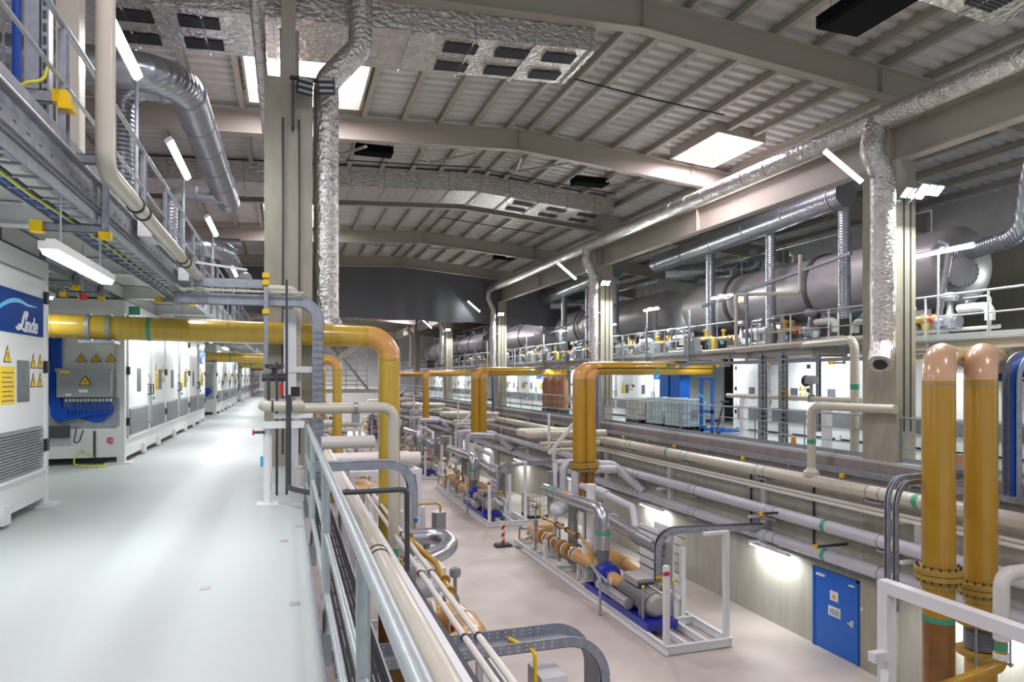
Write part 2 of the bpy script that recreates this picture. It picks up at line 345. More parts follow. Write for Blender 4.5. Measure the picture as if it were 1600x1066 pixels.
# concrete columns
def column(x0, x1, y0, y1, ztop, zb, label, group):
    t = T('concrete_column', label, 'column', ((x0+x1)/2, (y0+y1)/2, zb), group)
    build(MB().b(x0, x1, y0, y1, zb, ztop), 'shaft', 'column', t)
    build(MB().b((x0+x1)/2-.12, (x0+x1)/2+.12, (y0+y1)/2-.14, (y0+y1)/2+.14, ztop, 7.2), 'steel_post', 'roofsteel', t)
    mb = MB()
    for q in (.38, .72): mb.cyl((x0+(x1-x0)*q, y0-.02, max(zb+.1, -1.3)), (x0+(x1-x0)*q, y0-.02, ztop-.7), .016, 8)
    build(mb, 'conduit', 'dark', t)
    return t
for k, yy in enumerate(BAY[:6]):
    column(13.86, 14.47, yy-.25, yy+.75, 5.24, -7.4, 'tall concrete column on the right side of the hall, the %s from the camera' % ORDN[k], 'right hand hall columns')
for k, yy in enumerate(BAY[:6]):
    column(-.36, .42, yy-.68, yy+.10, 5.1 if k == 0 else 5.3, -1.5 if k == 0 else -1.5, 'broad concrete column at the walkway edge with dark conduits on its face' if k == 0 else 'concrete column at the walkway edge, the %s in line behind the broad near one' % ORDN[k], 'left hand hall columns')
# eaves girders along the hall
for side, x, z in ((1, 14.15, 5.68), (-1, 0.05, 5.75)):
    for k in range(6):
        y0 = -2 if k == 0 else BAY[k-1]+.40; y1 = BAY[k]+.10
        if side == -1 and k == 0: continue
        if side == -1: y0 -= .53; y1 -= .55
        mb = MB().ibeam((x, y0, z), (x, y1, z), .34, .88, .03, .016)
        for q in (y0+.02, (y0+y1)/2, y1-.02): mb.b(x-.16, x+.16, q-.012, q+.012, z-.42, z+.42)
        S(mb, 'eaves_girder', 'roofsteel', 'deep beige steel girder between %s columns, %s span from the camera' % ('right' if side == 1 else 'left', ORDN[k]), 'beam', 'deep girders under the eaves')
# hanging tarpaulin with folds under the fifth rafter
mb = MB(); y0 = FR[4]; n = 150; vs = []; fs = []
def cbot(x): return 3.95-.02*x if x < 14 else 3.67
for i in range(n+1):
    x = -4+26*i/n
    for j in range(5):
        q = j/4; zt = zd(x)-.92; z = zt+(cbot(x)-zt)*q
        vs.append((x, y0-.06-.05*q*(math.sin(x*2.1+q*1.3)+.6*math.sin(x*4.7+.9)+.5*math.sin(x*1.03*(1+q*.3))), z+.05*q*math.sin(x*1.7)))
vs2 = [(a, b+.012, c) for a, b, c in vs]; m0 = len(vs)
for i in range(n):
    for j in range(4):
        a = i*5+j; fs += [(a, a+5, a+6, a+1), (m0+a, m0+a+1, m0+a+6, m0+a+5)]
mb.add(vs+vs2, fs)
S(mb, 'tarpaulin_curtain', 'curtain', 'wide dark grey tarpaulin hanging from a far roof rafter across the hall', 'curtain', sharp=80)

# ================================================================== ROOF DUCTS
def grille(mb_parent, x, y, zf, w, d):
    m_ = MB(); z0, z1 = zf(x-w/2)-.03, zf(x+w/2)-.03
    m_.add([(x-w/2, y-d/2, z0), (x+w/2, y-d/2, z1), (x+w/2, y+d/2, z1), (x-w/2, y+d/2, z0), (x-w/2, y-d/2, z0+.02), (x+w/2, y-d/2, z1+.02), (x+w/2, y+d/2, z1+.02), (x-w/2, y+d/2, z0+.02)],
           [(0, 3, 2, 1), (4, 5, 6, 7), (0, 1, 5, 4), (1, 2, 6, 5), (2, 3, 7, 6), (3, 0, 4, 7)])
    for k in range(7):
        yy = y-d/2+d*(k+.5)/7; m_.bar((x-w/2, yy, z0-.006), (x+w/2, yy, z1-.006), d*.05, .012)
    build(m_, 'vent_grille', 'dark', mb_parent)
def rect_duct(label, xs, zf, y0, y1, h, grilles, loc):
    t = T('foil_air_duct', label, 'duct', loc, 'flat foil air ducts under the roof')
    mb = MB()
    for xa, xb in zip(xs, xs[1:]):
        vs = []
        for x in (xa, xb): vs += [(x, y0, zf(x)), (x, y1, zf(x)), (x, y1, zf(x)+h), (x, y0, zf(x)+h)]
        mb.add(vs, [(0, 1, 5, 4), (1, 2, 6, 5), (2, 3, 7, 6), (3, 0, 4, 7), (3, 2, 1, 0), (4, 5, 6, 7)])
    build(mb, 'duct_body', 'foilduct', t)
    mb = MB(); x = xs[0]+.8
    while x < xs[-1]:
        mb.b(x-.02, x+.02, y0-.02, y1+.02, zf(x)-.035, zf(x)+.01); mb.b(x-.008, x+.008, y0-.03, y0-.014, zf(x)-.05, 7.9); x += 1.25
    build_each(mb, 'support_rail', 'foil', t, 2)
    for g in grilles: grille(t, g[0], g[1], zf, g[2], g[3])
    return t
z1 = lambda x: 6.85-.054*(6.15-x)
rect_duct('flat foil-clad air duct with dark grilles crossing the near roof', [-6, -3, 0, 3, 6.15], z1, 13.05, 14.75, .5,
          [(x, y, .68, .38) for x in (3.35, 4.45, 5.5) for y in (13.5, 14.35)]+[(x, y, .68, .38) for x in (-2.6, -1.5) for y in (13.5, 14.35)], (0, 13.9, 6.5))
z2 = lambda x: 7.44-.045*(7.15-x)-.05 if x < 7.15 else 7.39-.085*(x-7.15)
rect_duct('long foil-clad air duct bending with the ridge behind the second rafter', [-6, -1, 3, 7.15, 10, 13.2], z2, 26.2, 28.3, .75,
          [(x, y, .8, .42) for x in (9.3, 10.8, 12.2) for y in (26.75, 27.75)], (6, 27, 7))
z3 = lambda x: 6.5+.085*(12.5-x)
rect_duct('foil-clad air duct end with one dark grille above the top right corner', [7, 9, 11, 12.5], z3, 7.6, 9.2, .45, [(11.62, 8.62, .62, .6)], (12, 8, 6.5))

def foil_round(pts, r, name, label, group, bend=.3, bands=True, cat='duct', seg=8, mt='foil', step=.75):
    t = T(name, label, cat, pts[0], group); build(MB().pipe(pts, r, bend, 24, seg), 'duct_tube', mt, t)
    if bands:
        mb = MB()
        for a, b in zip(pts, pts[1:]):
            a, b = V(a), V(b); L = (b-a).length; n = int(L/step)
            for k in range(1, n): mb.ring(a+(b-a)*k/n, b-a, r, .02, .006, 24)
        build_each(mb, 'wire_tie', 'foil', t)
    return t
foil_round([(13.15, -1, 6.03), (13.15, 44.9, 6.03)], .24, 'foil_wrapped_duct', 'long round foil-wrapped duct running along the right eaves girder', None, step=1.0)
foil_round([(-.45, -1, 5.85), (-.45, 44.9, 5.85)], .11, 'foil_wrapped_duct', 'slim round foil duct running under the roof left of the near column', None)
for k, yy in enumerate(BAY[:5]):
    y_ = yy-.35; dd = [('drop', .0)]
    pts = [(13.15, y_, 6.0), (13.02, y_, 5.3), (13.3, y_-.05, 4.75), (13.3, y_-.05, .75), (12.95, y_-.3, .3)]
    if k: pts = [(13.15, y_, 6.0), (13.1, y_, 5.4), (13.45, y_, 4.7), (13.45, y_, .7 if k < 3 else 1.2)]
    t = foil_round(pts, .27 if k == 0 else .22, 'foil_wrapped_down_duct', 'foil-wrapped vertical duct in front of the %s right hand column' % ORDN[k], 'down ducts at the right columns', .35, step=.9 if k else .32)
    S(MB().pipe([(12.3, yy-.5, 4.62), (12.9, yy-.35, 4.7), (13.87, yy-.1, 4.7)], .02, .1, 8), 'steel_stay', 'galv', 'thin arm holding the tilted batten light on the %s right hand column' % ORDN[k], 'stay', 'stays on the right columns')
    mb = MB()
    for z in (1.6, 3.0, 4.2): mb.b(13.4, 13.87, y_-.02, y_+.02, z-.02, z+.02)
    build_each(mb, 'wall_clamp', 'galv', t)
    if k == 0: build(MB().cyl((12.955, y_-.297, .305), (12.94, y_-.31, .285), .15, 20), 'duct_mouth', 'black', t)
foil_round([(1.25, 12.45, 7.6), (1.25, 12.45, 5.9), (.66, 12.45, 5.2), (.66, 12.45, 1.0), (1.02, 12.25, .45)], .215, 'foil_wrapped_down_duct', 'foil-wrapped vertical duct beside the broad near column on the walkway', 'down ducts at the left column', .4, step=.32)
# extra pipes at top centre: small foil bend joining from the left aisle

# spiral ducts, left aisle
def spiral(label, pts, r, bend, mt='spiral', caps=True, group='spiral wound metal ducts', step=1.5):
    t = T('spiral_duct', label, 'duct', pts[0], group); build(MB().pipe(pts, r, bend, 28, 5), 'duct_tube', mt, t, sharp=20)
    mb = MB()
    for a, b in zip(pts, pts[1:]):
        a, b = V(a), V(b); L = (b-a).length; n = int(L/step)
        for k in range(0, n+1):
            q = (bend*.9+ (L-1.8*bend)*(k/n if n else .5))/L if L > 2*bend else .5
            mb.ring(a+(b-a)*q, b-a, r, .05, .012, 28)
    build_each(mb, 'joint_band', 'galvtray', t); return t
spiral('big spiral duct over the left walkway, crossing then turning down the hall', [(-7, 12.6, 5.05), (-1.68, 12.6, 5.05), (-1.58, 21.0, 5.0)], .31, .75)
spiral('spiral duct farther down the left aisle turning down the hall', [(-7, 23.5, 4.1), (-1.9, 23.5, 4.1), (-1.8, 32, 4.0)], .31, .75)
for k, (y_, z_) in enumerate([(14.6, 5.5), (20, 4.9), (27, 4.9)]):
    spiral('spiral duct bending down behind the left mezzanine rail, %s from the camera' % ORDN[k], [(-1.6, y_, z_), (-2.95, y_, z_), (-2.95, y_, 1.75)], .2, .4, 'spiralv')
# spiral ducts, right aisle
spiral('long spiral duct hanging above the right hand tanks', [(16.9, 17.3, 5.85), (17.2, 29.5, 5.55)], .42, .5, step=2.4)
spiral('spiral duct under the ceiling farther along the right aisle', [(17.0, 33.5, 5.85), (17.3, 44.8, 5.58)], .42, .5, step=2.4)
for k in range(2):
    b = 16.2*k
    for j, (x_, y_, z0) in enumerate([(17.0, 17.6+b, 1.9), (17.05, 21.2+b, 1.6), (17.1, 25.1+b, 1.7)]):
        spiral('upright spiral duct dropping to the right mezzanine, %s of the %s set' % (ORDN[j], ['near', 'far'][k]), [(x_+.12, y_, 5.6), (x_+.12, y_, z0)], .19, .3, 'spiralv', step=1.2)
    spiral('dark spiral duct crossing behind the long one, %s set' % ['near', 'far'][k], [(17.5, 29.2+.9*b/16.2*-1+b, 5.1), (21.0, 27.0+b, 5.1), (21, 27+b, 6.0)], .36, .6, 'spiralx')
spiral('spiral duct with an elbow at the right edge of the view', [(17.3, 9.6, 6.6), (17.3, 9.6, 6.0), (18.0, 12.3, 5.6), (18.3, 12.8, 3.75), (19.0, 17.0, 3.35)], .24, .6)

# ================================================================== BLACK HEATER PANELS, FLOODS, LUMINAIRES
for k, (x, y, l_, w_) in enumerate([(9.4, 8.62, .92, 2.44), (2.7, 22.6, 1.2, .6), (10.6, 23.0, 1.3, .6), (12.2, 38.5, 1.2, .6)]):
    t = T('radiant_heater_panel', ['large black radiant heater panel hanging near the top right of the view', 'small black heater panel below the roof left of the ridge', 'black heater panel below the roof behind the second rafter on the right', 'tiny black heater panel far down the hall at the right'][k], 'heater', (x, y, 6.9), 'black radiant heater panels')
    z = (6.2, 7.3, 7.1, 7.0)[k]
    build(MB().b(x-l_/2, x+l_/2, y-w_/2, y+w_/2, z, z+.22), 'casing', 'soot', t)
    build(MB().b(x-l_/2+.06, x+l_/2-.06, y-w_/2+.06, y+w_/2-.06, z-.012, z+.002), 'radiant_face', 'soot', t)
    mb = MB()
    for a in (-1, 1):
        for c_ in (-1, 1): mb.cyl((x+a*l_*.4, y+c_*w_*.4, z+.2), (x+a*l_*.4, y+c_*w_*.4, zd(x)-.2), .006, 6)
    build(mb, 'hanger_wire', 'dark', t)
def batten_proto(L, name='batten_light', hang=0):
    t = T(name, '', 'light', (0, 0, 0))
    # long axis Y, lit face looking down
    mb = MB().b(-.06, .06, -L/2, L/2, .0, .055); mb.b(-.03, .03, -L/2+.05, L/2-.05, .055, .08)
    build(mb, 'housing', 'white', t)
    mb = MB()
    for s_ in (-1, 1):
        a, b_ = (.02, L/2-.03) if s_ > 0 else (-L/2+.03, -.02)
        mb.add([(-.055, a, 0), (.055, a, 0), (.055, b_, 0), (-.055, b_, 0), (-.04, a, -.035), (.04, a, -.035), (.04, b_, -.035), (-.04, b_, -.035)],
               [(4, 7, 6, 5), (0, 1, 5, 4), (1, 2, 6, 5), (2, 3, 7, 6), (3, 0, 4, 7)])
    build(mb, 'diffuser', 'lamp', t)
    if hang:
        for q in (-.5, .5): build(MB().cyl((0, q, .07), (0, q, hang), .008, 6), 'hanger_rod', 'galv', t)
    return t
bl = batten_proto(1.5); blh = batten_proto(1.5, hang=.42); blr = batten_proto(1.5, hang=.26); blm = batten_proto(1.5, hang=.69); HU = {}
BN = [0]
def batten(loc, rx=0, ry=0, rz=0, label='', group=None, power=28, sc=1, lightoff=.08, proto=None, ends=None, tilt=0):
    i = BN[0]; BN[0] += 1
    if proto is None: o = place(bl, i, loc, rz, label, group)
    else:
        BN[0] -= 1; HU[proto] = HU.get(proto, -1)+1; o = place(proto, HU[proto], loc, rz, label, group)
    if ends is not None:
        a, b = V(ends[0]), V(ends[1]); yv = (b-a).normalized(); zv = V((.5, .6, .6)); zv = (zv-yv*zv.dot(yv)).normalized(); xv = yv.cross(zv)
        rx, ry, rz = Matrix((xv, yv, zv)).transposed().to_euler(); loc = (a+b)/2; o.location = loc
    o.rotation_euler = (rx, ry, rz); o.scale = (1, sc, 1)
    if power:
        R_ = o.rotation_euler.to_matrix(); off = R_ @ V((0, 0, -lightoff))
        l = area('lamp_light', V(loc)+off, (.12, 1.4*sc), power, (.94, .98, 1.0)); l.rotation_euler = (rx, ry+tilt, rz)
    return o
g_ = 'batten lights on the left mezzanine railing'
batten((-1.62, 8.05, 3.45), 0, -.7, 0, 'lit batten light beside the left mezzanine rail, nearest, at the top of the view', g_, 60)
batten((-1.62, 12.0, 3.45), 0, -.7, 0, 'lit batten light beside the left mezzanine rail, second one along', g_, 60, 1.3)
batten((-1.62, 17.0, 3.45), 0, -.7, 0, 'lit batten light beside the left mezzanine rail, third one along', g_, 60, 1.3)
batten((-1.62, 24.0, 3.45), 0, -.7, 0, 'lit batten light beside the left mezzanine rail, fourth one along', g_, 60, 1.3)
g_ = 'batten lights under the left mezzanine'
batten((-1.55, 6.25, .88), 0, 0, 0, 'bright twin batten light hanging under the left mezzanine above the nearest white container', g_, 42, 1.1, proto=blh, tilt=.6)
for k in range(8):
    y_ = 14.6+k*5.4
    batten((-2.0, y_, 1.0), 0, 0, 0, 'batten light under the left mezzanine, the %s past the nearest bright one' % ['first', 'second', 'third', 'fourth', 'fifth', 'sixth', 'seventh', 'eighth'][k], g_, 40, 1, proto=blm, tilt=.4)
g_ = 'batten lights under the right mezzanine'
for k in range(14):
    y_ = 7.2+k*5.4
    batten((15.7, y_, .60), 0, 0, 0, 'batten light under the right mezzanine above the walkway, the %s from the camera' % ORDN[k], g_, 60 if k < 9 else 80, 1, proto=blr, tilt=-.5)
g_ = 'tilted batten lights fixed to the right columns'
for k, yy in enumerate(BAY[:4]):
    batten((12, yy, 5), label='tilted bright batten light at the top of the %s right hand column' % ORDN[k], group=g_, power=60, sc=.75, ends=((11.72, yy-.3, 5.17), (12.43, yy-.6, 4.48)))
g_ = 'batten lights along the lower right wall'
for k, y_ in enumerate([23.8, 16.9, 10.6, 31.5, 40, 48, 56]):
    batten((13.62, y_, -5.12), 0, .15, 0, 'lit batten light on the lower concrete wall %s' % ['behind the near compressor skid', 'left of the blue door', 'behind the brown pipe at the right', 'behind the white tote', 'behind the second skid', 'beyond the second skid', 'far down the hall'][k], g_, 42, 1.15, tilt=-.35)
g_ = 'batten lights on poles along the right mezzanine rail'
for k, (x_, y_, z_) in enumerate([(15.6, 12.85, 3.16), (15.6, 22.0, 3.05), (15.8, 27.6, 3.1), (15.8, 31.8, 2.7), (15.8, 38, 2.8), (15.8, 44, 2.9), (15.8, 50, 2.9)]):
    batten((x_, y_, z_), 0, .55, 0, 'pole-mounted batten light over the right mezzanine, the %s from the camera' % ORDN[k], g_, 110 if k else 130, 1.1 if k == 0 else .9)
    mb = MB().pipe([(x_-.02, y_-.1, z_+.1), (x_-.28, y_-.1, z_+.06), (x_-.28, y_-.1, .95)], .025, .12, 8)
    S(mb, 'lamp_pole', 'galv', 'galvanised lamp pole on the right mezzanine edge, the %s from the camera' % ORDN[k], 'pole', 'lamp poles on the right mezzanine')
batten((-3.9, 11.3, 1.15), 0, 0, PI/2, 'batten light added to brighten the gap between the two nearest left containers', None, 26, 1, proto=blh)  # no lamp known here; added to lift the dark container end face
# flood lights on columns
for k, yy in enumerate(BAY[:4]):
    t = T('flood_light', 'bright LED flood light cluster on the %s right hand column' % ORDN[k], 'light', (14.0, yy-.6, 4.3), 'flood lights on the right columns')
    nx, ny = (3, 2) if k == 0 else (2, 1)
    fr = MB(); pn = MB()
    for a in range(nx):
        for c_ in range(ny):
            cx = 13.9+a*.24-.05; cy = yy-.55-c_*.42
            X_ = Matrix.Translation((cx, cy, 4.35-c_*.03)) @ Matrix.Rotation(-.75, 4, 'X'); fr.X = X_; pn.X = X_
            fr.b(-.1, .1, -.14, .14, 0, .05)
            pn.m = 0; pn.b(-.08, .08, -.12, .12, -.012, -.002)
    fr.X = None; fr.bar((14.1, yy-.25, 4.1), (14.1, yy-.9, 4.45), .03, .03); fr.bar((13.8, yy-.6, 4.42), (14.4, yy-.6, 4.42), .04, .03)
    build(fr, 'housing', 'galv', t); build_each(pn, 'led_panel', 'flood', t)
    area('lamp_light', (14.05, yy-1.15, 4.2), (.6, .5), 260, (.98, 1, .96), rot=(-.55, 0, 0))
# unlit flood clusters on the near left column
t = T('flood_light', 'unlit pair of black louvred flood lights on the broad near column', 'light', (.35, 11.8, 4.2), None)
fr = MB(); pn = MB()
for a in range(2):
    X_ = Matrix.Translation((.29+a*.34, 11.85, 4.84+.05*a)) @ Matrix.Rotation(.35-a*.6, 4, 'Z') @ Matrix.Rotation(.30, 4, 'X')
    fr.X = pn.X = X_
    fr.b(-.135, .135, 0, .03, -.135, .135)
    for j in range(3): fr.b(-.135, .135, -.045, 0, -.135+.09*j, -.115+.09*j); pn.b(-.115, .115, -.012, -.002, -.098+.09*j, -.052+.09*j)
fr.X = None; fr.b(.05, .75, 11.95, 12.05, 5.0, 5.04); fr.b(.08, .12, 11.98, 12.2, 4.2, 5.04)
build(fr, 'housing', 'black', t); build_each(pn, 'led_panel', 'steelgrey', t)

# ================================================================== WHITE EQUIPMENT CONTAINERS
# prototype: front face in the plane x = 0 looking to +x, length along y from 0 to 12.2, base at z = 0
def tri_sign(parent, x, y, z, s, label=None):
    mb = MB(); h = s*.87
    mb.m = 0; mb.prism([(x, y-s/2, z), (x, y+s/2, z), (x, y, z+h)], None, (.004, 0, 0))
    mb.m = 1; q = .80; cz = z+h/3
    mb.prism([(x+.004, y-s/2*q, cz-h/3*q), (x+.004, y+s/2*q, cz-h/3*q), (x+.004, y, cz+h*2/3*q)], None, (.002, 0, 0))
    mb.m = 0; mb.b(x+.006, x+.008, y-s*.045, y+s*.045, z+h*.27, z+h*.58); mb.b(x+.006, x+.008, y-s*.04, y+s*.04, z+h*.13, z+h*.20)
    return build(mb, 'warning_sign', ['black', 'yellow'], parent, label)
def container_proto():
    t = T('equipment_container', '', 'container', (0, 0, 0)); H = 2.85; Ln = 12.2
    mb = MB().b(-2.44, -.05, .04, Ln-.04, .32, H-.02)
    build(mb, 'body', 'cab', t)
    mb = MB()
    for (x0, x1, y0, y1, z0, z1) in [(-.12, .0, 0, .13, 0, H), (-.12, 0, Ln-.13, Ln, 0, H), (-2.44, -2.3, 0, .13, 0, H), (-2.44, -2.3, Ln-.13, Ln, 0, H),
            (-.12, 0, .13, Ln-.13, H-.2, H), (-.1, -.01, .13, Ln-.13, .1, .42), (-2.3, -.12, 0, .1, H-.17, H), (-2.3, -.12, 0, .1, .12, .62), (-2.3, -.12, Ln-.1, Ln, H-.17, H), (-2.3, -.12, Ln-.1, Ln, .12, .42),
            (-.3, .12, -.1, .25, -.001, .025), (-.3, .12, Ln-.25, Ln+.1, -.001, .025)]: mb.b(x0, x1, y0, y1, z0, z1)
    for q in (1.6, 3.2, 5.4, 7.4, 9.2, 10.8): mb.b(-.02, .05, q-.09, q+.09, .04, .22)
    build(mb, 'frame', 'cabframe', t)
    n = 6; dw = (Ln-.3)/n
    for k in range(n):
        y0 = .15+k*dw; y1 = y0+dw; z0, z1 = .43, H-.24
        mb = MB().b(-.045, .012, y0+.015, y1-.015, z0, z1)
        mb.b(.012, .03, y0+.02, y0+.05, z0, z1) ; mb.b(.012, .03, y1-.05, y1-.02, z0, z1); mb.b(.012, .03, y0+.02, y1-.02, z0, z0+.03); mb.b(.012, .03, y0+.02, y1-.02, z1-.03, z1)
        d = build(mb, 'door', 'cab', t)
        mb = MB(); la = .47; lb = .95
        mb.b(.012, .016, y0+.13, y1-.13, la, lb)
        for j in range(15):
            z = la+.02+(lb-la-.02)*j/15
            mb.add([(.016, y0+.13, z+.02), (.016, y1-.13, z+.02), (.036, y1-.13, z), (.036, y0+.13, z), (.036, y0+.13, z-.008), (.036, y1-.13, z-.008)], [(0, 1, 2, 3), (3, 2, 5, 4)])
        build(mb, 'louvre', 'louvre', d, sharp=10)
        odd = k % 2
        hy = y1-.07 if not odd else y0+.07
        mb = MB().cyl((.05, hy, .55), (.05, hy, H-.3), .012, 8)
        for z in (.6, 1.3, 1.55, 2.45): mb.b(.012, .06, hy-.03, hy+.03, z-.02, z+.02)
        build(mb, 'lock_rod', 'galv', d)
        mb = MB().pipe([(.012, hy+(.06 if odd else -.06), 1.16), (.075, hy+(.06 if odd else -.06), 1.16), (.075, hy+(.06 if odd else -.06), 1.36), (.012, hy+(.06 if odd else -.06), 1.36)], .012, .02, 6)
        build(mb, 'handle', 'black', d)
        gy = y0+.03 if not odd else y1-.03
        mb = MB()
        for z in (.72, 1.62, 2.42): mb.b(0, .05, gy-.045, gy+.045, z-.07, z+.07)
        build_each(mb, 'hinge', 'black', d)
        py = (y0+y1)/2 + (0 if not odd else .28)
        build(MB().b(.012, .022, py-.17, py+.17, 1.24, 1.68), 'inspection_plate', 'plate', d)
        if odd:
            build(MB().b(.012, .018, py-.62, py-.24, 1.23, 1.61), 'notice_plate', 'yellow', d)
            mb = MB()
            for j in range(7): mb.b(.018, .0195, py-.59+.02*(j % 2), py-.27-.03*(j % 3), 1.26+.047*j, 1.27+.047*j)
            build(mb, 'notice_print', 'dark', d)
            tri_sign(d, .012, py-.43, 1.65, .20)
            for a, c_ in ((.31, 1.60), (.53, 1.60), (.31, 1.39), (.53, 1.39)): tri_sign(d, .012, py+a, c_, .19)
            build(MB().cyl((.07, hy+.05, 1.08), (.10, hy+.05, 1.08), .035, 10), 'green_knob', 'green', d, 'green knob below the handle')
    # end face dressing (towards y = 0): warning triangles and pink clip
    # sign board at the far end
    sgn = build(MB().b(.012, .03, Ln-2.1, Ln-.28, 1.96, 2.40), 'sign_board', 'signblue', t)
    mb = MB(); P_ = []
    for i in range(22):
        q = i/21; yy = Ln-2.1+.05+1.55*q; zz = 2.0+.31*math.sin(min(1, q*1.25)*PI*.62)**1.3; wd_ = .004+.03*math.sin(PI*q)
        P_.append((yy, zz, wd_))
    vs = []; fs = []
    for yy, zz, wd_ in P_: vs += [(.032, yy, zz-wd_), (.032, yy, zz+wd_*.4)]
    for i in range(21): fs.append((2*i, 2*i+2, 2*i+3, 2*i+1))
    mb.add(vs, fs); build(mb, 'sign_swoosh', 'signlight', sgn)
    # script wordmark: looping capital L as a swept stroke, then the remaining letters
    cx, cz = Ln-1.02, 1.985
    Ls = [(.02, .05), (.05, .02), (.11, .025), (.16, .06), (.20, .12), (.235, .20), (.28, .255), (.335, .26), (.35, .225), (.32, .20), (.27, .22), (.225, .17), (.19, .09), (.15, .035), (.10, .055), (.09, .085), (.13, .07), (.20, .03), (.27, .015)]
    mb = MB().pipe([(.034, cx+a*.95-.12, cz+b*.82) for a, b in Ls], .014, 0, 6)
    build(mb, 'script_letter', 'white', sgn)
    textmesh('inde', .235, 'lettering', 'white', sgn, frame_x((.033, cx+.33, cz+.075), (0, 1, 0), (0, 0, 1)), shear=.25)
    return t
cont = container_proto()
for k in range(5):
    place(cont, k, (-2.68, 13.4+16.2*(k-1), -1.5), 0, ['white equipment container at the left edge carrying the big blue name board', 'white container behind the crossing yellow pipe with blue cables on its end', 'third white container along the left walkway', 'fourth white container along the left walkway, small in the distance', 'farthest white container on the left walkway'][k], 'white containers along the left walkway')
for k in range(6):
    place(cont, 1, (16.7, 12.2+9.4+16.2*(k-1)+1.2, -2.05), PI, 'white container on the right walkway, %s' % ['at the right edge behind the yellow risers', 'behind the blue stacker truck', 'behind the brown wrapped hoses', 'fourth from the right edge', 'fifth from the right edge', 'sixth and farthest from the right edge'][k], 'white containers along the right walkway')

